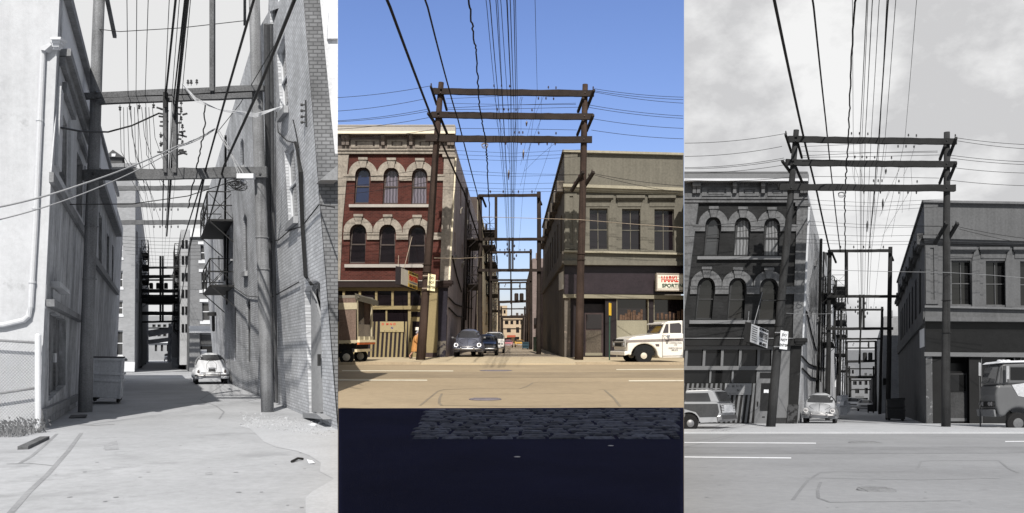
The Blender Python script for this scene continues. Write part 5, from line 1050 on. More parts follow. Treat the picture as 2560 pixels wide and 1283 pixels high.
def lane_far(P, m, M, Yb, where, wx, L):
    """buildings and iron stairs beyond the two corner buildings."""
    u0 = (m(1193, 845)[0] - P.vx) / F * Yb; pt = at(P.vx + u0 * F / Yb, P.vy, Yb); Wl = Plane(pt, P.D, V((0, 0, 1)))
    gz = lambda p: V((p.x, p.y, P.z(p.y)))
    q = [Wl.px(*m(1193, 492)), Wl.px(*m(1247, 710))]; t = thing('loft_building', f'tall pale building with fire escapes, left of the lane of the {where}', 'building', tuple(gz(q[0])))
    hs = []
    for f in (.2, .3, .4, .5, .62, .75):
        for z in (.25, .5, .75):
            c0, c1 = gz(lerp(q[0], q[1], f)), gz(lerp(q[0], q[1], f + .05)); hh = V((0, 0, (q[0].z - gz(q[0]).z) * 1)); hs.append([c0 + hh * (z - .06), c1 + hh * (z - .06), c1 + hh * (z + .06), c0 + hh * (z + .06)])
    hs = [h for h in hs if h[3].z < lerp(q[0], q[1], .9).z + 30]
    mb = MB(); mb.panel([q[0], q[1], gz(q[1]), gz(q[0])], hs, INL * .3, rim=False); mb.build('side_wall', M['far1'], t)
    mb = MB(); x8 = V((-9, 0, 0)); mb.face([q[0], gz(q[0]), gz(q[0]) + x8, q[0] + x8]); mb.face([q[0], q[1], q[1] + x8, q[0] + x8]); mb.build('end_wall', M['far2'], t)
    for h in hs: MB().prism([p + INL * .25 for p in h], INL * .03).build('window', M['dark'], t)
    for x, y in ((1210, 655), (1214, 690), (1216, 735), (1222, 775), (1206, 612), (1206, 574)): fire_escape(t, Wl.px(*m(x, y)), P.D, -INL, 11, 1.6, M['iron'], 1.5)
    mb = MB()
    for x, y0, y1 in ((1218, 580, 860), (1226, 600, 860), (1232, 640, 862), (1237, 680, 862), (1211, 560, 700)): mb.tube([Wl.px(*m(x, y0)) - INL * .25, Wl.px(*m(x, y1)) - INL * .25], .14, 6)
    mb.each('vent_pipe', M['iron'], t)
    # right hand far building
    Yr = Yb + 1.5; a, b_, c, d = at(*m(1331, 876), Yr), at(*m(1376, 876), Yr), at(*m(1376, 646), Yr), at(*m(1331, 646), Yr); a.z = b_.z = P.z(Yr)
    t = thing('far_brick_building', f'blank brick building with chimney, right of the lane of the {where}', 'building', tuple(a))
    MB().prism([a, b_, c, d], P.D * 45).build('wall', M['far3'], t)
    MB().prism([at(*m(1340, 647), Yr - .1), at(*m(1353, 647), Yr - .1), at(*m(1353, 632), Yr - .1), at(*m(1340, 632), Yr - .1)], P.D * 1.2).build('chimney', M['far3'], t)
    mb = MB(); mb.prism([at(*m(1335, 812), Yr - .5), at(*m(1352, 808), Yr - .5), at(*m(1352, 795), Yr - .5), at(*m(1335, 795), Yr - .5)], P.D * .45); mb.build('meter_box', M['iron'], t)
    a, b_, c, d = [at(*m(*p), Yb + 40) for p in ((1308, 862), (1334, 862), (1334, 762), (1310, 790))]; a.z = b_.z = P.z(Yb + 40)
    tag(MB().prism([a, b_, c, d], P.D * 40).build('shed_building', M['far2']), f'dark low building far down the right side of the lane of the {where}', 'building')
    # closing front
    Ye = Yb * 2.1; X0, X1, y1 = 1243, 1322, 860
    t = thing('end_building', f'pale building with red awning closing the lane of the {where}', 'building', tuple(at(*m(1280, 860), Ye))) if 'colour' in where else thing('end_building', f'pale building with dark awning closing the lane of the {where}', 'building', tuple(at(*m(1280, 860), Ye)))
    q = [at(*m(X0, 862), Ye), at(*m(X1, 862), Ye), at(*m(X1, 792), Ye), at(*m(1268, 792), Ye), at(*m(1268, 764), Ye), at(*m(X0, 764), Ye)]; q[0].z = q[1].z = P.z(Ye)
    ws = [[at(*m(x, y + h), Ye), at(*m(x + w, y + h), Ye), at(*m(x + w, y), Ye), at(*m(x, y), Ye)] for x, y, w, h in ((1262, 802, 9, 9), (1276, 802, 7, 9), (1290, 800, 7, 11), (1301, 800, 7, 11), (1267, 820, 10, 11), (1290, 818, 8, 14), (1303, 818, 7, 14), (1250, 775, 6, 9), (1259, 775, 5, 9), (1262, 845, 16, 12), (1286, 842, 12, 15))]
    mb = MB(); mb.panel(q, ws, P.D * .5); mb.build('wall', M['far4'], t)
    for w_ in ws: MB().prism([p + P.D * .4 for p in w_], P.D * .05).build('window', M['dark'], t)
    mb = MB(); mb.prism([at(*m(1268, 838), Ye - 1.6), at(*m(1289, 838), Ye - 1.6), at(*m(1288, 843), Ye - 1.7), at(*m(1267, 843), Ye - 1.7)], P.D * 1.5); mb.build('awning', mat('faded awning' + M['olive'].name[12:], G(.08) if 'grey' in where else (.3, .07, .04)), t)
    mb = MB(); mb.prism([at(*m(1274, 792), Ye - .1), at(*m(1318, 792), Ye - .1), at(*m(1318, 788), Ye - .1), at(*m(1274, 788), Ye - .1)], P.D * 2)
    for x, y in ((1290, 782), (1302, 784)): mb.prism([at(*m(x, 790), Ye), at(*m(x + 6, 790), Ye), at(*m(x + 6, y), Ye), at(*m(x, y), Ye)], P.D * 2)
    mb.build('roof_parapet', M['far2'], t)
MM, MR = palette(False), palette(True)
MIDN, RGTN = 'middle colour street', 'right-hand grey street'
def gsheet(name, P, pts, m, up=0., th=0., kind='structure', smooth=False):
    mb = MB(); q = [V((x, y, P.z(y) + up)) for x, y in pts]
    mb.prism(q, V((0, 0, -th))) if th else mb.face(q)
    o = mb.build(name, m); o['kind'] = kind; return o
def road_strip(P, name, pts, w, m, up=.004, label=None, cat=None, group=None):
    mb = MB(); P3 = [P.g(x, y, up) for x, y in pts]
    for a, b in zip(P3, P3[1:]):
        d = (b - a); n = V((-d.y, d.x, 0)).normalized() * w / 2; e = d.normalized() * w * .2
        mb.face([a - n - e, b - n + e, b + n + e, a + n - e])
    o = mb.build(name, m); o['kind'] = 'structure'; return o
def manhole(P, x, y, r, m, label):
    c = P.g(x, y, .006); mb = MB(); mb.tube([c, c + V((0, 0, .012))], [r, r * .97], 28)
    for k in range(-3, 4): mb.bar(c + V((-.75 * r, k * r * .2, .014)), c + V((.75 * r, k * r * .2, .014)), .04, .008)
    tag(mb.build('manhole_cover', m), label, 'manhole cover')
# ---------------------------------------------------------------- ground
laneM = mat('pale worn concrete', .40, var=.2, scale=.3, fine=6, bump=.35, rough=.95, stain=(.7, .56, .12, G(.32)))
gsheet('lane_ground', LEFT, [(SEAM_L * .5, .5), (SEAM_L * 230, 230), (-190, 230), (-60, .5)], laneM)
P = LEFT
pts = [(598, 1066), (626, 1073), (640, 1085), (660, 1105), (690, 1118), (742, 1128), (775, 1140), (802, 1158), (800, 1180), (835, 1198), (780, 1230), (764, 1245), (764, 1283), (845, 1300), (845, 1066), (700, 1048), (640, 1050)]
lip = mat('paler concrete apron', .46, var=.14, scale=.5, fine=18, rough=.95)
mb = MB(); mb.face([P.g(min(x, 844), y, .005) for x, y in pts]); o = mb.build('concrete_apron', lip); o['kind'] = 'structure'
mb = MB()
for i in range(420):
    x = random.uniform(600, 838); y = 1040 + (x - 600) * .11 + random.uniform(-10, 26); r = random.uniform(.01, .035); mb.ball(P.g(min(x, 838), y, r * .3), (r, r, r * .6), nu=5, nv=3)
o = tag(mb.build('gravel', mat('loose gravel', .4, var=.4, scale=5)), 'loose gravel along the foot of the brick wall', 'gravel'); o['kind'] = 'stuff'
tar = mat('tar seam', .29, var=.2)
road_strip(P, 'tar_seam', [(203, 1083), (170, 1128), (120, 1185), (70, 1232), (20, 1290)], .075, tar); road_strip(P, 'tar_seam', [(142, 1085), (115, 1110), (80, 1140), (50, 1158)], .06, tar)
road_strip(P, 'crack', [(18, 1160), (70, 1158), (130, 1164)], .04, tar); road_strip(P, 'crack', [(198, 1062), (240, 1064), (286, 1061)], .05, mat('dark crack', .12))
for pp in ([(560, 960), (500, 1000), (540, 1015), (560, 1030), (548, 1048)],): road_strip(P, 'crack', pp, .05, tar)
patch = mat('patched asphalt', .34, var=.2, scale=2)
for q in ([(258, 1110), (292, 1102), (298, 1124), (262, 1126)], [(512, 1182), (530, 1180), (532, 1186), (514, 1188)]): mb = MB(); mb.face([P.g(*a, .004) for a in q]); o = mb.build('road_patch', patch); o['kind'] = 'structure'
mb = MB()
for i in range(34):
    c = P.g(random.uniform(60, 820), random.uniform(1090, 1270), .005); r = random.uniform(.008, .03); mb.face([c + V((math.cos(a * 1.05) * r * random.uniform(.6, 1.7), math.sin(a * 1.05) * r * random.uniform(.6, 1.4), 0)) for a in range(6)])
o = mb.build('oil_spots', mat('oil spot', .24)); o['kind'] = 'structure'
# middle street
streetM = mat('dusty tan asphalt', (.325, .255, .168), var=.24, scale=.22, fine=5, bump=.3, rough=.95, stain=(1.1, .62, .1, (.255, .2, .132)))  # tan tint stands in for the warm cast of sunlight on the road
Yk = MID.dist(911.5); Df = 52.8
w = lambda Y, s: ((SEAM_L if s < 0 else SEAM_R) * Y + (.004 if s < 0 else -.004), Y)
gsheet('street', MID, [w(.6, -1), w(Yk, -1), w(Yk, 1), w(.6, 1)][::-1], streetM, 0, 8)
walkM = mat('sunlit pavement', (.47, .385, .26), var=.16, scale=.7, fine=20, rough=.95)
gsheet('pavement', MID, [w(Yk, -1), w(Df + .5, -1), w(Df + .5, 1), w(Yk, 1)][::-1], walkM, .05, 4)
gsheet('lane_road', MID, [w(Df + .5, -1), w(230, -1), w(230, 1), w(Df + .5, 1)][::-1], mat('tan lane surface', (.32, .265, .20), var=.2, scale=.5, fine=20), .03, 18)
kerbM = mat('kerb stone', (.36, .29, .2), var=.2)
mb = MB(); 
for xa, xb in ((846, 1052), (1440, 1709)):
    a, b = MID.g(xa, 911.5), MID.g(xb, 911.5); mb.prism([a + V((0, -.02, 0)), b + V((0, -.02, 0)), b + V((0, .2, 0)), a + V((0, .2, 0))], V((0, 0, .11)))
o = mb.build('kerb', kerbM); o['kind'] = 'structure'
paint = mat('road paint', (.70, .65, .52), var=.12, fine=8, stain=(2.6, .58, .1, (.36, .3, .22)))
def line(P, x0, y0, x1, y1, h, m): mb = MB(); mb.face([P.g(x0, y0, .005), P.g(x1, y1, .005), P.g(x1, y1 + h, .005), P.g(x0, y0 + h, .005)]); o = mb.build('lane_line', m); o['kind'] = 'structure'
line(MID, 855, 926.2, 1133, 926.8, 1.7, paint); line(MID, 846, 949, 1068, 949.8, 2.3, paint); line(MID, 1541, 923.3, 1709, 922.2, 1.7, paint); line(MID, 1572, 951.2, 1709, 950.6, 2.3, paint)
ironM = mat('worn iron cover', (.16, .14, .15), var=.3, rough=.6)
manhole(MID, 1240, 927, .6, ironM, 'flat iron manhole cover near the white lines of the middle colour street'); manhole(MID, 1213, 999, .32, ironM, 'round iron manhole cover in the sunlit road just beyond the shadow of the middle street')
seamM = mat('tan tar seam', (.225, .185, .134), var=.2)
for pp, w_ in (([(1050, 1014), (1070, 998), (1095, 978), (1110, 974), (1170, 972), (1300, 972), (1318, 966), (1332, 957), (1345, 956), (1450, 957), (1700, 957)], .045), ([(1105, 984), (1099, 996), (1098, 1008), (1104, 1014), (1240, 1016), (1400, 1015)], .05), ([(1512, 976), (1535, 996), (1550, 1016)], .05), ([(1110, 986), (1300, 985), (1480, 983)], .03)): road_strip(MID, 'tar_seam', pp, w_, seamM)
mb = MB(); mb.face([MID.g(*p, .0035) for p in ((846, 931), (1709, 930), (1709, 944), (846, 945))]); o = mb.build('tyre_track', mat('worn tyre track', (.27, .212, .14), var=.24, scale=.5, fine=6)); o['kind'] = 'structure'
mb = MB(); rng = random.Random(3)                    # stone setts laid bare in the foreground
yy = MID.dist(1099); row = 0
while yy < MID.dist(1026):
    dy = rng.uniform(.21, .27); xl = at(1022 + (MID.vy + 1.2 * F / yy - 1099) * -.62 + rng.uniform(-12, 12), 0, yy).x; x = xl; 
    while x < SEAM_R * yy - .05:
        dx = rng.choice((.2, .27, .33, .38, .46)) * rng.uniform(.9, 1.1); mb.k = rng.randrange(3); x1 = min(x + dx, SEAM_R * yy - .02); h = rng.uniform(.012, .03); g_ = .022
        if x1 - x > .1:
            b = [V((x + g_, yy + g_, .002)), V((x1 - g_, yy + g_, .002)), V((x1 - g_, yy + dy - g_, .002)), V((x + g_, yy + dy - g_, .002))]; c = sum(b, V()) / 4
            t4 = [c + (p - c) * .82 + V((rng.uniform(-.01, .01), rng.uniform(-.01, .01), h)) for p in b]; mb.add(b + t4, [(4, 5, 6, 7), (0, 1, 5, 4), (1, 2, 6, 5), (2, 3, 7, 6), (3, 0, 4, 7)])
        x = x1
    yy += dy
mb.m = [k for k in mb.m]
o = mb.build('stone_setts', [mat('blue grey setts ' + n, tuple(v * f for v in (.055, .06, .082)), var=.5, scale=3.5, fine=14, bump=.6, spec=.08) for n, f in (('pale', 1.2), ('mid', 1.), ('dark', .7))]); o['kind'] = 'stuff'; o['label'] = 'patch of worn stone setts in the shaded foreground of the middle street'; o['category'] = 'stone setts'  # setts darkened and blued to deepen the foreground shade
mb = MB(); mb.face([MID.g(*p, .0015) for p in ((846, 1021), (1709, 1019), (1709, 1290), (846, 1290))]); o = mb.build('old_asphalt', mat('old blue black asphalt', (.0075, .0085, .026), var=.35, scale=.6, fine=60, bump=.4, rough=.98, spec=.04)); o['kind'] = 'structure'  # navy sheet: the foreground shade painted into the road colour
for x, y in ((1293, 1143), (1527, 1115)):
    c = MID.g(x, y, .004); mb = MB(); mb.ball(c, (.035, .03, .006), nu=8, nv=4); tag(mb.build('pebble', mat('pale pebble', (.3, .3, .33))), 'small pale stone lying on the shaded asphalt in the foreground of the middle street', 'pebble', 'pebbles on the shaded asphalt')
# added canopy, out of view, shaped so its shade fills the middle street foreground
EL, AZ = math.radians(42), -.03
h = 6.; sh = h / math.tan(EL); edge = [(846, 1022), (930, 1025), (1010, 1025), (1095, 1030), (1180, 1029), (1290, 1026), (1380, 1027), (1500, 1022), (1600, 1023.5), (1709, 1025)]
top = [MID.g(*p) for p in edge]; sl = [V((p.x - AZ * sh, p.y - sh, h)) for p in top] + [V((SEAM_R * 2.6 - AZ * sh, 2.6 - sh, h)), V((SEAM_L * 2.6 - AZ * sh, 2.6 - sh, h))]
t = thing('loading_canopy', 'added flat canopy out of view, shading the near end of the middle street', 'canopy', (0, -2.6, 0))
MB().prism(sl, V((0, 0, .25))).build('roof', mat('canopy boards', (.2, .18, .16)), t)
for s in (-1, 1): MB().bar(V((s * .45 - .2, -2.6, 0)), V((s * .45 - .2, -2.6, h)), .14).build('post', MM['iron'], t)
gsheet('forecourt', MID, [(-80, -50), (80, -50), (80, .5), (-80, .5)], mat('forecourt concrete', .10), -.25)  # unseen ground behind the camera, laid to bounce light
# right street
streetR = mat('pale grey asphalt', .262, var=.18, scale=.22, fine=5, bump=.3, rough=.95, stain=(1.1, .62, .1, G(.215))); DfR = 50.75; YkR = RIGHT.dist(1084); P = RIGHT
gsheet('street', P, [(SEAM_R * .5, .5), (SEAM_R * YkR, YkR), (90, YkR), (60, .5)][::-1], streetR)
gsheet('pavement', P, [(SEAM_R * YkR, YkR), (SEAM_R * (DfR + .4), DfR + .4), (110, DfR + .4), (90, YkR)][::-1], mat('pale grey pavement', .42, var=.12, scale=.7, fine=20), .07, .5)
gsheet('lane_road', P, [(SEAM_R * DfR, DfR + .4), (SEAM_R * 230, 230), (260, 230), (110, DfR + .4)][::-1], mat('grey lane surface', .33, var=.16, scale=.6, fine=20), .03)
paintR = mat('road paint grey', .74, var=.1, stain=(2.6, .6, .1, G(.4)))
line(P, 1711, 1105.5, 2040, 1107.2, 2, paintR); line(P, 1711, 1141.5, 1978, 1144, 2.6, paintR); line(P, 2513, 1103, 2580, 1102.4, 2, paintR)
ironR = mat('worn iron cover grey', .2, var=.25, rough=.6)
manhole(P, 2165, 1107.5, .55, ironR, 'flat iron manhole cover near the white lines of the right-hand grey street'); manhole(P, 2192, 1226, .30, ironR, 'round iron manhole cover low in the right-hand grey street')
seamR = mat('grey tar seam', .22, var=.2)
for pp, w_ in (([(1982, 1250), (1995, 1232), (2020, 1200), (2050, 1182), (2080, 1180), (2280, 1180), (2296, 1168), (2302, 1154), (2320, 1152), (2500, 1152)], .05), ([(2052, 1205), (2044, 1225), (2046, 1245), (2075, 1256), (2250, 1254), (2400, 1252)], .05), ([(2500, 1154), (2525, 1174), (2545, 1182)], .05), ([(2010, 1195), (2300, 1200), (2500, 1196)], .03)): road_strip(P, 'tar_seam', pp, w_, seamR)
for pp in ([(1711, 1118), (1780, 1104), (1845, 1088)], [(1711, 1106), (1790, 1096), (1830, 1087)]): road_strip(P, 'tar_seam', pp, .06, seamR)
mb = MB(); mb.face([P.g(*p, .0035) for p in ((1711, 1118), (2600, 1116), (2600, 1133), (1711, 1136))]); o = mb.build('tyre_track', mat('worn tyre track grey', .225, var=.2, scale=.5, fine=6)); o['kind'] = 'structure'
mb = MB()
for i in range(40):
    c = P.g(random.uniform(1720, 2550), random.uniform(1120, 1275), .005); r = random.uniform(.008, .028); mb.face([c + V((math.cos(a * 1.05) * r * random.uniform(.6, 2.), math.sin(a * 1.05) * r * random.uniform(.5, 1.2), 0)) for a in range(6)])
o = mb.build('oil_spots', mat('oil spot', .24)); o['kind'] = 'structure'
mb = MB(); mb.face([V((-3000, -3000, -40)), V((3000, -3000, -40)), V((3000, 3000, -40)), V((-3000, 3000, -40))]); o = mb.build('terrain', mat('far land', .15)); o['kind'] = 'structure'
# ---------------------------------------------------------------- the corner in colour
P = MID
brick_corner(P, idm, Df, MM, 838, 40, 'red brick shop building with pale arched windows, left in the middle colour street', MIDN)
corner_store(P, idm, Df, MM, 1709.3, 36.5, 'olive rendered corner store with dark shopfront, right in the middle colour street', False)
lane_far(P, idm, MM, 92, MIDN, 1185, 0)
tops_m = dict(thin=[((1217, 17), (1236, 216), .012), ((1226, 17), (1243, 216), .018), ((1241, 17), (1254, 216), .014), ((1245, 17), (1258, 275), .012), ((1253, 17), (1271, 275), .012), ((1268, 17), (1277, 216), .024), ((1276, 17), (1285, 275), .016), ((1285, 17), (1290, 275), .016), ((1289, 17), (1295, 330), .012), ((1338, 17), (1343, 225), .009)],
    thick=[[((919, -130), 27), ((975, 17), 30), ((1093, 329), 45.5), ((1160, 480), 56), ((1198, 600), 63)], [((1022, -130), 27), ((1069, 17), 30), ((1123, 224), 42), ((1145, 299), 45.5), ((1192, 480), 58), ((1214, 600), 64)], [((1170, -130), 27), ((1174, 17), 30), ((1190, 130), 38), ((1199, 270), 44), ((1213, 345), 45.5), ((1218, 400), 48), ((1222, 500), 56), ((1229, 640), 70)]],
    left=[((x, y), q, 1) for (x, y), q in (((800, 246), (1075, 215)), ((800, 280), (1058, 248)), ((800, 304), (1069, 273)), ((800, 306), (1070, 278)), ((800, 325), (1072, 294)), ((800, 350), (1095, 322)), ((800, 446), (1056, 424)), ((800, 468), (1060, 440)), ((800, 490), (1085, 452)))],
    right=[((1486, 222), (1708, 243)), ((1486, 227), (1708, 249)), ((1486, 230), (1708, 258)), ((1470, 262), (1708, 290)), ((1470, 268), (1708, 296)), ((1482, 297), (1708, 321)), ((1478, 325), (1708, 347)), ((1484, 434), (1708, 465)), ((1484, 437), (1708, 482))],
    pale=[((1085, 645), (1150, 646), (1206, 643)), ((1206, 542), (1340, 546), (1448, 549)), ((1448, 549), (1580, 560), (1708, 569))])
Y1m, Y2m, Y3m = 46.3, 63.6, 89.5
street_frames(P, idm, idm, Y1m, Y2m, Y3m, MM, MIDN, tops_m)
hang_sign(P, (989, (1001.5, 667), (1000.5, 712), (1046, 686), (1044, 727)), 46.9, 52.3, MM, 'red and yellow shop sign projecting from the red brick building of the middle street', False)
no_entry(P, [(1068, 725.5), (1087, 728), (1089, 687), (1070.5, 684)], 45.9, MM, 'cream do not enter plate strapped to the left pole of the middle colour street')
kerb_sign(1524.5, 757, 788, 903, 46., MM, 'narrow yellow parking plate on a thin post before the olive store', 1523.5)
steel = mat('truck steel trim', (.4, .38, .34), rough=.5, var=.1)
# truck parked on the left
Yt = 41.6; OF = V((.32, 2.6, 0)); t = thing('box_truck', 'box truck with orange tail rail at the left kerb of the middle street', 'truck', tuple(at(870, 911, Yt)))
tin = mat('truck box boards', (.15, .105, .085), var=.4, scale=1.5, streak=.4); tcream = mat('truck cream band', (.42, .37, .26), var=.15); tdark = mat('truck dark inside', (.05, .04, .035))
a = lambda x, y, f=0.: at(x, y, Yt) + OF * f
MB().prism([a(847, 745), a(892, 745), a(893, 852), a(847, 852)], OF * .04).build('side_panel', tin, t)
MB().prism([a(847, 757, -.01), a(892.3, 756.5, -.01), a(892.4, 773, -.01), a(847, 774, -.01)], OF * .008).build('side_band', tcream, t)
MB().prism([a(847, 746, .96), a(892, 746, .96), a(893, 852, .96), a(847, 852, .96)], OF * .04).build('far_panel', tin, t)
MB().prism([a(846, 738), a(894, 738), a(896, 744), a(846, 745)], OF).build('roof', mat('truck roof', (.2, .18, .15)), t)
MB().prism([a(888, 733, -.02), a(894, 738, -.02), a(912, 748, .9), a(905, 744, .9)], V((0, .03, -.25))).build('roof_flap', mat('truck canvas flap', (.10, .09, .07)), t)
MB().prism([a(870, 748, .05), a(870, 748, .95), a(870, 850, .95), a(870, 850, .05)], V((.05, 0, 0))).build('load_wall', tdark, t)
mb = MB(); mb.prism([a(876, 810, .1), a(876, 810, .85), a(876, 850, .85), a(876, 850, .1)], V((.3, 0, 0))); mb.prism([a(884, 812, .1), a(884, 792, .6), a(884, 812, .62)], V((.04, 0, 0))); mb.build('load', mat('stacked load', (.2, .17, .14), var=.4), t)
for f in (.0, .93): MB().prism([a(890, 745, f), a(893, 745, f), a(893.5, 852, f), a(890, 852, f)], OF * .07).build('rear_post', tcream, t)
mb = MB(); mb.prism([a(847, 851, -.01), a(893, 850, -.01), a(893, 857, -.01), a(847, 859, -.01)], OF); mb.build('bed', tcream, t)
MB().prism([a(893.5, 850, -.02), a(893.5, 850, 1.02), a(894, 856, 1.02), a(894, 856, -.02)], V((.12, 0, 0))).build('tail_board', mat('tail board top', (.7, .62, .42)), t)
MB().prism([a(893.6, 856.3, -.02), a(893.6, 856.3, 1.02), a(893.6, 861.5, 1.02), a(893.6, 861.5, -.02)], V((.10, 0, 0))).build('tail_rail', mat('orange rail', (.55, .15, .05)), t)
for f in (.05, .38, .7): MB().prism([a(892, 841, f), a(892, 841, f + .24), a(892, 850, f + .24), a(892, 850, f)], V((.1, 0, 0))).build('crate_board', tcream, t)
MB().prism([a(889, 873, -.06), a(889, 873, .92), a(889, 880, .92), a(889, 880, -.06)], V((.12, 0, 0))).build('bumper', mat('cream bumper', (.6, .52, .36)), t)
MB().prism([a(847, 860, .1), a(886, 860, .1), a(884, 880, .1), a(847, 880, .1)], OF * .8).build('chassis', underM, t)
side_wheel(t, 864, 893, 18, Yt, OF, steel)
# pickup parked on the right
Yp_ = 41.6; OF = V((-.42, 2.0, 0)); t = thing('pickup_truck', 'white pickup truck with grey side stripe before the olive corner store', 'truck', tuple(at(1620, 911, Yp_)))
wp = mat('white truck paint', (.72, .68, .62), var=.05, rough=.3, spec=.5, coat=.4, bump=0, fine=2); a = lambda x, y, f=0.: at(x, y, Yp_) + OF * f
body = [(1569, 886), (1569, 856), (1573, 847), (1583, 842.5), (1622, 838), (1652, 834), (1709, 833), (1709, 895), (1650, 895.5)] + [(1611.5 + 33 * math.cos(q), 889 - 30 * math.sin(q)) for q in [math.pi * i / 12 for i in range(0, 13)]]
side_vehicle(t, body, Yp_, OF, wp, bevel=.06)
cab = [(1653, 834), (1664, 808), (1673, 803.2), (1709, 801), (1709, 834)]; MB().prism([at(*p, Yp_) + OF * .06 for p in cab], OF * .88).build('cab', wp, t, bevel=.025)
MB().prism([a(1653.6, 832, .1), a(1653.6, 832, .9), a(1663, 810, .88), a(1663, 810, .12)], V((-.03, 0, .01))).build('windscreen', glassmat('truck glass', (.05, .045, .05)), t)
MB().prism([a(1660, 809, .02), a(1660, 809, .98), a(1655, 811, .98), a(1655, 811, .02)], V((0, 0, .05))).build('sun_visor', wp, t)
for q in ([(1659, 832), (1673, 832), (1673, 810), (1667, 810)], [(1677, 832), (1705, 832), (1705, 812), (1700, 807), (1677, 809)]): MB().prism([at(*p, Yp_) + OF * .045 for p in q], OF * .01).build('side_window', glassmat('truck glass', (.05, .045, .05)), t)
mb = MB(); mb.prism([a(1566, 850.5, -.005), a(1709, 845.5, -.005), a(1709, 852.5, -.005), a(1566, 856.5, -.005)], OF * .012); mb.build('side_stripe', mat('grey stripe', (.22, .19, .18)), t)
mb = MB(); mb.bar(a(1655.5, 834, -.008), a(1656, 894, -.008), .015, .015); mb.bar(a(1656, 890, -.008), a(1709, 889, -.008), .015, .012); mb.build('door_gap', underM, t)
mb = MB(); mb.prism([a(1566, 854, .04), a(1566, 854, .96), a(1566, 868, .96), a(1566, 868, .04)], V((-.05, 0, 0))); gr = mb.build('grille', mat('grille steel', (.45, .43, .4), rough=.3, metal=.4), t)
mb = MB(); mb.prism([a(1564.5, 848, .15), a(1564.5, 848, .85), a(1564.5, 853, .85), a(1564.5, 853, .15)], V((-.04, 0, 0))); mb.prism([a(1563, 858, .25), a(1563, 858, .75), a(1563, 866, .75), a(1563, 866, .25)], V((-.01, 0, 0))); mb.build('grille_opening', underM, gr)
for f in (.14, .86): MB().cyl(a(1563.6, 862, f), (1, .1, 0), .1, .06, 14).build('headlight', lampM, t)
mb = MB(); mb.prism([a(1572, 878, -.03), a(1560, 879, -.03), a(1560, 889, -.03), a(1571, 886, -.03)], OF * 1.05); mb.build('bumper', wp, t, bevel=.03)
MB().prism([a(1585, 889, .05), a(1640, 889, .05), a(1632, 866, .05), a(1612, 858, .05), a(1592, 866, .05)], OF * .9).build('wheel_well', underM, t)
side_wheel(t, 1611.5, 889.5, 21, Yp_, OF, mat('pale wheel rim', (.55, .5, .42), rough=.4), .4)
mb = MB(); mb.prism([a(1638, 860, -.006), a(1648, 860, -.006), a(1648, 866, -.006), a(1640, 866, -.006)], OF * .01); mb.build('badge', mat('dark badge', (.1, .08, .08)), t)
mb = MB(); e = at(1688, 848.5, Yp_ - .06); 
text_mb2(mb, 'CITY HALL', .12, at(1687, 848.8, Yp_ - .05)); text_mb2(mb, 'CONSTRUCTION', .075, at(1689, 857, Yp_ - .04)); text_mb2(mb, 'LTD', .08, at(1689, 862, Yp_ - .04)); text_mb2(mb, 'NORTH VAN B.C.', .085, at(1689, 870, Yp_ - .04)); text_mb2(mb, '988-2010', .08, at(1687, 875, Yp_ - .04)); mb.each('lettering', MM['letter'], t)
mb = MB(); mb.bar(a(1657, 836, -.02), a(1663, 842, -.14), .02); mb.bar(a(1673, 836, -.02), a(1666, 842, -.14), .02); mb.prism([a(1661, 838, -.15), a(1669, 838, -.15), a(1667, 846, -.15), a(1662, 846, -.15)], V((0, .04, 0))); mb.build('wing_mirror', chromeM, t)
def carpos(P, x, y, half, up=.0):
    return P.g(x, y, up) + P.D.normalized() * half
bl = mat('blue grey car paint', (.105, .11, .14), var=.08, rough=.35, spec=.5, coat=.2, bump=0, fine=2)
beetle('rounded blue grey car facing us at the mouth of the middle lane', bl, bl, glassmat('car glass warm', (.05, .05, .055)), MID, carpos(MID, 1169, 894, 2.0, .03), False, 1.17)
sedan('dark old saloon car parked half hidden behind the blue grey rounded car', mat('dark car paint', (.035, .04, .055), rough=.3, coat=.3, bump=0), glassC, MID, carpos(MID, 1210, 890.5, 2.2, .03), SEDAN, False, .98)
sedan('white delivery van parked behind the dark saloon in the middle lane', mat('white van paint', (.66, .64, .60), rough=.3, coat=.3, bump=0), glassC, MID, carpos(MID, 1234, 885, 2.2, .03), VAN, False, .86, grille=mat('van grille', (.12, .12, .14)))
sedan('small pink car far down the middle lane', mat('pink car paint', (.5, .2, .22), rough=.35, bump=0), glassC, MID, carpos(MID, 1270, 870, 2, .03), SEDAN, False, .66)
sedan('small yellow car far down the middle lane', mat('yellow car paint', (.65, .38, .08), rough=.35, bump=0), glassC, MID, carpos(MID, 1299, 869.5, 2, .03), SEDAN, False, .66)
skip_bin('dark blue skip bin far down the right side of the middle lane', [(1306, 874), (1321, 875), (1321, 856), (1306, 856)], 90, 1.5, mat('blue skip', (.03, .06, .08)), MM['iron'])
tag(MB().prism([P.g(1333, 878.5), P.g(1345, 882), P.g(1345, 882) + V((0, 0, 1.3)), P.g(1333, 878.5) + V((0, 0, 1.3))], V((.08, .03, 0))).build('board_fence', mat('green boards', (.06, .12, .09))), 'low green board fence beside the right pole of the middle lane', 'fence')
person('elderly person in an orange tan coat walking behind the left pole of the middle street', V((at(1038, 898.5, 48.6).x, 48.6, .05)), 1.56, mat('orange tan coat', (.46, .22, .075), var=.25, scale=6, fine=20), mat('skin', (.42, .24, .17), var=.1), mat('grey hair', (.32, .30, .33)), mat('dark shoes', (.03, .02, .02)))
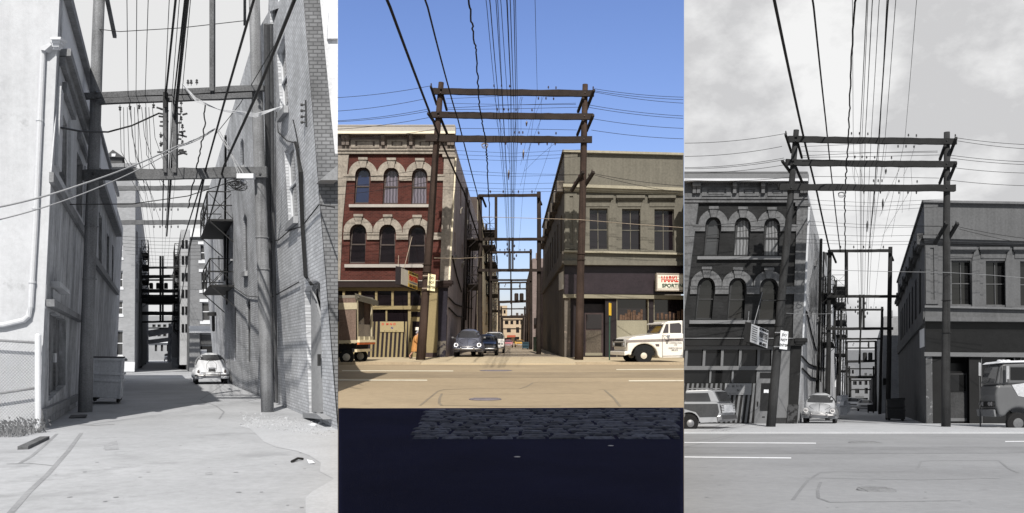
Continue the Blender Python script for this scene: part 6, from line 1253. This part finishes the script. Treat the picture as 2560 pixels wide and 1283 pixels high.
# ---------------------------------------------------------------- the same corner in grey
P = RIGHT
brick_corner(P, mapA, DfR, MR, 1710.5, 38, 'dark grey brick shop building with arched windows, left in the right-hand grey street', RGTN)
corner_store(P, mapB, DfR, MR, 2640, 35, 'dark grey two storey rendered corner store, right side of the right-hand grey street', True)
lane_far(P, mapD, MR, 90, RGTN, 0, 0)
tops_r = dict(thin=[((2131, 17), (2133, 342), .010), ((2166, 17), (2150, 342), .016), ((2169, 17), (2155, 342), .012), ((2180, 17), (2163, 342), .016), ((2197, 17), (2178, 342), .012), ((2216, 17), (2196, 400), .012), ((2219, 17), (2197, 342), .026), ((2238, 17), (2213, 342), .012), ((2290, 17), (2262, 350), .009)],
    thick=[[((1912, -130), 26), ((1939, 17), 29), ((2006, 330), 44), ((2042, 480), 52), ((2075, 630), 61)], [((2014, -130), 26), ((2034, 17), 29), ((2064, 300), 43), ((2083, 480), 53), ((2101, 630), 61)], [((2142, -130), 26), ((2136, 17), 29), ((2124, 260), 41), ((2117, 407), 44), ((2112, 490), 48), ((2113, 620), 58), ((2120, 760), 72)]],
    left=[((x, y), q, 1) for (x, y), q in (((1712, 358), (1968, 333)), ((1712, 391), (1955, 366)), ((1712, 419), (1960, 395)), ((1712, 422), (1962, 399)), ((1712, 432), (1962, 412)), ((1712, 450), (1985, 442)), ((1712, 563), (1950, 543)), ((1712, 592), (1960, 558)), ((1712, 608), (1975, 574)))],
    right=[((2393, 345), (2620, 363)), ((2393, 352), (2620, 375)), ((2375, 388), (2620, 406)), ((2375, 395), (2620, 413)), ((2390, 420), (2620, 433)), ((2370, 450), (2620, 465)), ((2396, 567), (2620, 602)), ((2396, 572), (2620, 617))],
    pale=[((1966, 783), (2020, 786), (2078, 784)), ((2078, 675), (2220, 679), (2365, 681)), ((2365, 681), (2480, 688), (2620, 700))])
street_frames(P, mapC, mapD, 44.9, 62., 87., MR, RGTN, tops_r)
hang_sign(P, (1863, (1877.5, 806.5), (1873.6, 856), (1922, 825.6), (1919, 873)), 46.2, 50.3, MR, 'grey and white shop sign projecting from the brick building of the right-hand street', True)
no_entry(P, [(1948.5, 872), (1967.6, 874), (1971, 829), (1952, 825.6)], 44.5, MR, 'white do not enter plate strapped to the left pole of the right-hand grey street')
kerb_sign(2448, 906, 939, 1071, 44.8, MR, 'narrow pale parking plate on a thin post before the grey corner store', 2451)
rp = mat('pale grey car paint', .36, var=.05, rough=.3, spec=.5, coat=.4, bump=0, fine=2); rf = mat('grey car fender', .22, var=.05, rough=.3, coat=.3, bump=0, fine=2)
beetle('rounded pale grey car facing us at the mouth of the right-hand grey lane', rp, rf, glassC, P, carpos(P, 2048, 1061.5, 2.0, .04), False, 1.22)
sk = skip_bin('dark skip bin with lid against the corner store wall in the right-hand grey lane', [(2218, 1051), (2262, 1054), (2260, 997), (2217, 999)], 59., 1.8, mat('dark skip paint', .055, var=.3, rough=.5), MR['iron'])
card = mat('cardboard', .66, var=.2, scale=2); card2 = mat('white carton', .85, var=.1)  # box tones raised to stand in for direct sun
for i, (x, y, w_, h_, m, rz) in enumerate(((2104, 1037, 18, 20, card, .2), (2100, 1017, 16, 14, card2, -.3), (2108, 1016, 14, 13, card, .5), (2106, 1004, 20, 14, card2, .3), (2112, 1036, 10, 12, card2, -.4), (2117, 1030, 12, 20, card, .1))):
    Y = 66 + i * .5; s = Y / F; c = at(x, y, Y); mb = MB(); mb.box(V((0, 0, h_ * s / 2)), (w_ * s / 2, w_ * s / 2.2, h_ * s / 2), Matrix.Rotation(rz, 3, 'Z') @ Matrix.Rotation(.12 * (i % 3), 3, 'Y')); mb.prism([V((-w_ * s / 2, -w_ * s / 2.2, h_ * s)), V((w_ * s / 2, -w_ * s / 2.2, h_ * s)), V((w_ * s / 2, -w_ * s * .8, h_ * s * 1.2)), V((-w_ * s / 2, -w_ * s * .8, h_ * s * 1.2))], V((0, 0, .02)))
    mb.v = [p + c for p in mb.v]; tag(mb.build('cardboard_box', m), 'empty cardboard box in the heap behind the pale grey rounded car', 'box', 'cardboard boxes heaped in the right-hand lane')
sedan('pale saloon car parked far down the right-hand grey lane', mat('far pale car', .55, rough=.35, bump=0), glassC, P, carpos(P, 2131, 1026.5, 2, .03), VAN, False, .92)
sedan('grey car nearer the dark skip far down the right-hand grey lane', mat('far grey car', .33, rough=.35, bump=0), glassC, P, carpos(P, 2163, 1029, 2, .03), SEDAN, False, 1.0)
skip_bin('small dark skip bin far down the right side of the right-hand grey lane', [(2169, 1032), (2185, 1033), (2185, 1013), (2169, 1013)], 92, 1.5, MR['fside'], MR['iron'])
# estate car on the left
Yw = 41.4; OF = P.D * 1.9 + V((.42, 0, 0)); t = thing('estate_car', 'estate car with dark side panels parked at the left kerb of the right-hand grey street', 'car', tuple(at(1750, 1076, Yw))); a = lambda x, y, f=0.: at(x, y, Yw) + OF * f
ep = mat('estate car paint', .30, var=.05, rough=.3, spec=.5, coat=.4, bump=0, fine=2)
body = [(1711, 1005), (1788, 1005), (1797, 1010), (1801, 1030), (1799, 1046), (1793, 1055), (1752, 1057), (1748, 1052)] + [(1722 + 26 * math.cos(q), 1054 - 24 * math.sin(q)) for q in [math.pi * i / 10 for i in range(0, 8)]] + [(1711, 1031)]
side_vehicle(t, body, Yw, OF, ep, bevel=.05)
cab = [(1711, 976), (1768, 974), (1779, 977), (1794, 1006), (1711, 1006)]; MB().prism([at(*p, Yw) + OF * .06 for p in cab], OF * .88).build('cabin', ep, t, bevel=.05)
MB().prism([at(*p, Yw) + OF * .045 for p in ((1711, 1003), (1775, 1003), (1768, 982), (1711, 983))], OF * .01).build('side_window', glassC, t)
MB().prism([a(1794.4, 1004, .12), a(1794.4, 1004, .9), a(1781, 979, .86), a(1781, 979, .16)], V((.04, 0, .01))).build('rear_window', glassmat('car glass', .05), t)
MB().prism([a(1711, 1010, -.01), a(1794, 1009.5, -.01), a(1798, 1030, -.01), a(1793, 1042, -.01), a(1750, 1043, -.01), a(1740, 1030, -.01), a(1711, 1022, -.01)], OF * .015).build('wood_panel', mat('dark side panel', .05, rough=.4), t)
mb = MB(); mb.prism([a(1800, 1012, .06), a(1800, 1012, .94), a(1803, 1032, .94), a(1803, 1032, .06)], V((.03, 0, 0))); mb.build('tailgate', mat('bright tailgate', .6, rough=.25), t)
mb = MB()
for i in range(5): mb.bar(a(1800.8 + i * .4, 1014 + i * 4, .03), a(1800.8 + i * .4, 1014 + i * 4, .2), .06, .03); mb.bar(a(1800.8 + i * .4, 1014 + i * 4, .8), a(1800.8 + i * .4, 1014 + i * 4, .97), .06, .03)
mb.build('tail_light', mat('dark tail lamp', .04, rough=.3), t)
mb = MB(); mb.prism([a(1793, 1040, -.03), a(1804, 1038, -.03), a(1807, 1050, -.03), a(1795, 1054, -.03)], OF * 1.06); mb.build('bumper', chromeM, t, bevel=.03)
MB().prism([a(1711, 1054, .05), a(1746, 1054, .05), a(1738, 1036, .05), a(1722, 1031, .05), a(1711, 1033, .05)], OF * .9).build('wheel_well', underM, t); mb = MB()
for f in (.15, .85): mb.bar(a(1711, 971.5, f), a(1766, 970.5, f), .04)
for x in (1730, 1748): mb.bar(a(x, 970, .15), a(x, 970, .85), .04)
mb.build('roof_rack', chromeM, t); side_wheel(t, 1722, 1058, 20, Yw, OF, chromeM, .5, False)
# cab-over lorry on the right
Yc = 43.2; OF = P.D * 2.1 + V((-.55, 0, 0)); t = thing('cabover_truck', 'grey flat fronted lorry cut off by the right edge of the right-hand grey street', 'truck', tuple(at(2530, 1084, Yc))); a = lambda x, y, f=0.: at(x, y, Yc) + OF * f
lp = mat('lorry paint', .10, var=.08, rough=.4, spec=.4, bump=0, fine=3); body = [(2498, 1042), (2491, 1016), (2489, 988), (2493, 962), (2640, 958), (2640, 1042)] + [(2547 + 36 * math.cos(q), 1056 - 36 * math.sin(q)) for q in [math.pi * (.13 + .74 * i / 10) for i in range(0, 11)]]
side_vehicle(t, body, Yc, OF, lp, bevel=.16)
cab = [(2493, 962), (2502, 922), (2509, 909), (2640, 904), (2640, 962)]; MB().prism([at(*p, Yc) + OF * .04 for p in cab], OF * .92).build('cab', lp, t, bevel=.14)
MB().prism([at(2496, 908, Yc) + OF * .02, at(2640, 903.5, Yc) + OF * .02, at(2640, 899, Yc) + OF * .02, at(2506, 902, Yc) + OF * .02], OF * .96).build('roof', mat('pale lorry roof', .62), t, bevel=.04)
gl = glassmat('lorry glass', .07, .05)
MB().prism([a(2493.4, 957, .12), a(2493.4, 957, .88), a(2502.6, 917, .86), a(2502.6, 917, .14)], V((-.05, -.01, .01))).build('windscreen', gl, t)
for q in ([(2500, 957), (2506, 957), (2507, 916), (2505, 919)], [(2509, 957), (2523, 957), (2523, 914), (2510, 914)], [(2528, 950), (2600, 950), (2600, 918), (2528, 918)]): MB().prism([at(*p, Yc) + OF * .03 for p in q], OF * .008).build('side_window', gl if q[0][0] < 2525 else MR['dark'], t)
mb = MB(); mb.prism([a(2489, 1004, .1), a(2489, 1004, .9), a(2489, 1018, .9), a(2489, 1018, .1)], V((-.04, 0, 0))); gr = mb.build('grille', underM, t)
for f in (.16, .3, .7, .84): MB().cyl(a(2488, 1010, f), (1, .2, 0), .11, .08, 14).build('headlight', lampM, t)
mb = MB(); mb.prism([a(2488, 1024, -.01), a(2488, 1024, 1.01), a(2491, 1042, 1.01), a(2491, 1042, -.01)], V((-.12, -.05, 0))); mb.build('bumper', mat('lorry bumper', .16), t, bevel=.03)
mb = MB(); mb.bar(a(2512, 915, -.1), a(2512, 955, -.1), .03); mb.prism([a(2511, 915, -.11), a(2518, 915, -.11), a(2518, 948, -.11), a(2511, 948, -.11)], V((0, .05, 0))); mb.build('wing_mirror', mat('lorry mirror', .3), t)
mb = MB(); mb.bar(a(2510, 901, .4), a(2540, 899, .4), .06)
for x in (2512, 2522, 2534): mb.ball(a(x, 901, .3), (.12, .15, .07), nu=8, nv=5)
mb.build('roof_load', mat('roof ropes', .5), t); mb = MB(); mb.ball(at(2492.5, 966, Yc - .03), (.04, .03, .04)); mb.build('marker_lamp', lampM, t)
MB().prism([a(2529, 962, -.012), a(2560, 958, -.012), a(2600, 985, -.012), a(2600, 1000, -.012), a(2545, 990, -.012)], OF * .012).build('pale_flash', mat('pale lorry flash', .45), t)
side_wheel(t, 2546, 1058, 27, Yc, OF, mat('lorry rim', .12), .5, False)
# tilted board sign over the shop of the olive store
Ys = 52.; t = thing('shop_sign', 'white boxed sign with red lettering on the front of the olive corner store', 'sign', tuple(at(1675, 728, Ys))); P = MID
q = [at(1641, 727, Ys), at(1709, 728, Ys), at(1709, 684, Ys), at(1641, 682.5, Ys)]; MB().prism(q, V((0, .5, 0))).build('box', mat('sign box cream', (.55, .50, .42)), t)
MB().panel([p + V((0, -.05, 0)) for p in q], [[at(1644, 724.5, Ys - .05), at(1707, 725, Ys - .05), at(1707, 687, Ys - .05), at(1644, 685.5, Ys - .05)]], V((0, .05, 0))).build('frame', mat('sign frame', (.32, .28, .24)), t)
MB().prism([at(1643, 724.5, Ys - .02), at(1709, 725, Ys - .02), at(1709, 686.5, Ys - .02), at(1643, 685, Ys - .02)], V((0, .018, 0))).build('face', mat('sign face cream', (.70, .65, .55), var=.05), t)
mb = MB(); text_mb2(mb, 'HARKL', .46, at(1653, 698.2, Ys - .04), align='LEFT', sx=.70, bold=.035); mb.build('lettering', MM['red'], t)
mb = MB(); mb.bar(at(1652.5, 697.5, Ys - .045), at(1708, 698, Ys - .045), .02, .03); mb.build('strike_line', mat('sign face cream', (.70, .65, .55)), t)
mb = MB(); text_mb2(mb, 'SPORTIN', .30, at(1655, 714.3, Ys - .04), align='LEFT', sx=1.02, bold=.03); mb.build('lettering', MM['green'], t)
# ---------------------------------------------------------------- camera, sun, sky
cam = bpy.data.cameras.new('camera'); co = bpy.data.objects.new('camera', cam); COL.objects.link(co); SC.camera = co
co.location = CAM; co.rotation_euler = (math.pi / 2, 0, 0); cam.sensor_width = 36; cam.lens = F / 2560 * 36; cam.shift_y = (HY - 641.25) / 2560; cam.clip_end = 6000; cam.clip_start = .05
su = bpy.data.lights.new('sun', 'SUN'); so = bpy.data.objects.new('sun', su); COL.objects.link(so); su.energy = 5.0; su.angle = math.radians(.5); su.color = (1, .95, .87)
Ld = V((AZ, 1, -math.tan(EL))).normalized(); so.rotation_euler = Ld.to_track_quat('-Z', 'Y').to_euler(); so.location = (0, -20, 40)
wd = bpy.data.worlds.new('World'); SC.world = wd; wd.use_nodes = True; ns, lk = wd.node_tree.nodes, wd.node_tree.links; bg = ns['Background']; bg.inputs[1].default_value = .085
sky = ns.new('ShaderNodeTexSky'); sky.sky_type = 'NISHITA'; sky.sun_disc = False; sky.sun_elevation = EL; sky.sun_rotation = math.pi - AZ; sky.air_density = 1.2; sky.dust_density = .6; sky.ozone_density = 1.6
tc = ns.new('ShaderNodeTexCoord'); sp = ns.new('ShaderNodeSeparateXYZ'); lk.new(tc.outputs['Generated'], sp.inputs[0])
def mth(op, a, b=None):
    n = ns.new('ShaderNodeMath'); n.operation = op
    for i, v in enumerate((a, b)):
        if v is None: continue
        if isinstance(v, (int, float)): n.inputs[i].default_value = v
        else: lk.new(v, n.inputs[i])
    return n.outputs[0]
ya = mth('MAXIMUM', sp.outputs[1], .0005); rr = mth('DIVIDE', sp.outputs[0], ya); fw_ = mth('GREATER_THAN', sp.outputs[1], 0.)
ml = mth('MULTIPLY', mth('LESS_THAN', rr, SEAM_L), fw_); mr_ = mth('MULTIPLY', mth('GREATER_THAN', rr, SEAM_R), fw_)
# weather: flat white overcast to the left, broken grey cloud to the right, clear blue between
mp_ = ns.new('ShaderNodeMapping'); mp_.inputs['Scale'].default_value = (2.2, 2.2, 3.4); mp_.inputs['Location'].default_value = (.35, 0, .12); lk.new(tc.outputs['Generated'], mp_.inputs[0])
nz = ns.new('ShaderNodeTexNoise'); nz.inputs['Scale'].default_value = 4.5; nz.inputs['Detail'].default_value = 7; nz.inputs['Roughness'].default_value = .6; lk.new(mp_.outputs[0], nz.inputs['Vector'])
def blob(px, py, rad, amt):                           # a bank of cloud around one bearing
    d = ray(px, py).normalized(); dp = ns.new('ShaderNodeVectorMath'); dp.operation = 'DISTANCE'; nv = ns.new('ShaderNodeVectorMath'); nv.operation = 'NORMALIZE'; lk.new(tc.outputs['Generated'], nv.inputs[0]); lk.new(nv.outputs[0], dp.inputs[0]); dp.inputs[1].default_value = d
    k = ns.new('ShaderNodeMapRange'); k.interpolation_type = 'SMOOTHSTEP'; k.inputs[1].default_value = rad; k.inputs[2].default_value = rad * .25; k.inputs[3].default_value = 0; k.inputs[4].default_value = amt; lk.new(dp.outputs['Value'], k.inputs[0]); return k.outputs[0]
cl = mth('ADD', mth('MULTIPLY_ADD' if False else 'MULTIPLY', nz.outputs[0], 1.0), -.10)
for b_ in ((2070, 130, .10, .26), (2140, 250, .07, .18), (1960, 60, .07, .12), (2160, 600, .13, .28), (2420, 440, .06, .16)): cl = mth('ADD', cl, blob(*b_))
cr = ns.new('ShaderNodeValToRGB'); lk.new(cl, cr.inputs[0]); cr.color_ramp.elements[0].position = .40; cr.color_ramp.elements[0].color = (6.8, 6.8, 6.9, 1); cr.color_ramp.elements[1].position = .66; cr.color_ramp.elements[1].color = (10., 10., 10., 1)
m1 = ns.new('ShaderNodeMix'); m1.data_type = 'RGBA'; lk.new(ml, m1.inputs[0]); hz = ns.new('ShaderNodeVectorMath'); hz.operation = 'MULTIPLY'; lk.new(sky.outputs[0], hz.inputs[0]); hz.inputs[1].default_value = (1.02, 1.07, 1.52)
hs = ns.new('ShaderNodeHueSaturation'); hs.inputs['Saturation'].default_value = .3; lk.new(sky.outputs[0], hs.inputs['Color'])
m0 = ns.new('ShaderNodeMix'); m0.data_type = 'RGBA'; lk.new(fw_, m0.inputs[0]); lk.new(hs.outputs[0], m0.inputs[6]); lk.new(hz.outputs[0], m0.inputs[7]); lk.new(m0.outputs[2], m1.inputs[6]); m1.inputs[7].default_value = (8.9, 8.9, 8.9, 1)
m2 = ns.new('ShaderNodeMix'); m2.data_type = 'RGBA'; lk.new(mr_, m2.inputs[0]); lk.new(m1.outputs[2], m2.inputs[6]); lk.new(cr.outputs[0], m2.inputs[7]); lk.new(m2.outputs[2], bg.inputs[0])
vs_ = SC.view_settings; vs_.view_transform = 'Standard'; vs_.look = 'None'; vs_.gamma = 1; vs_.exposure = .1; vs_.use_curve_mapping = False
SC.render.engine = 'CYCLES'; SC.cycles.use_denoising = True; SC.cycles.max_bounces = 6
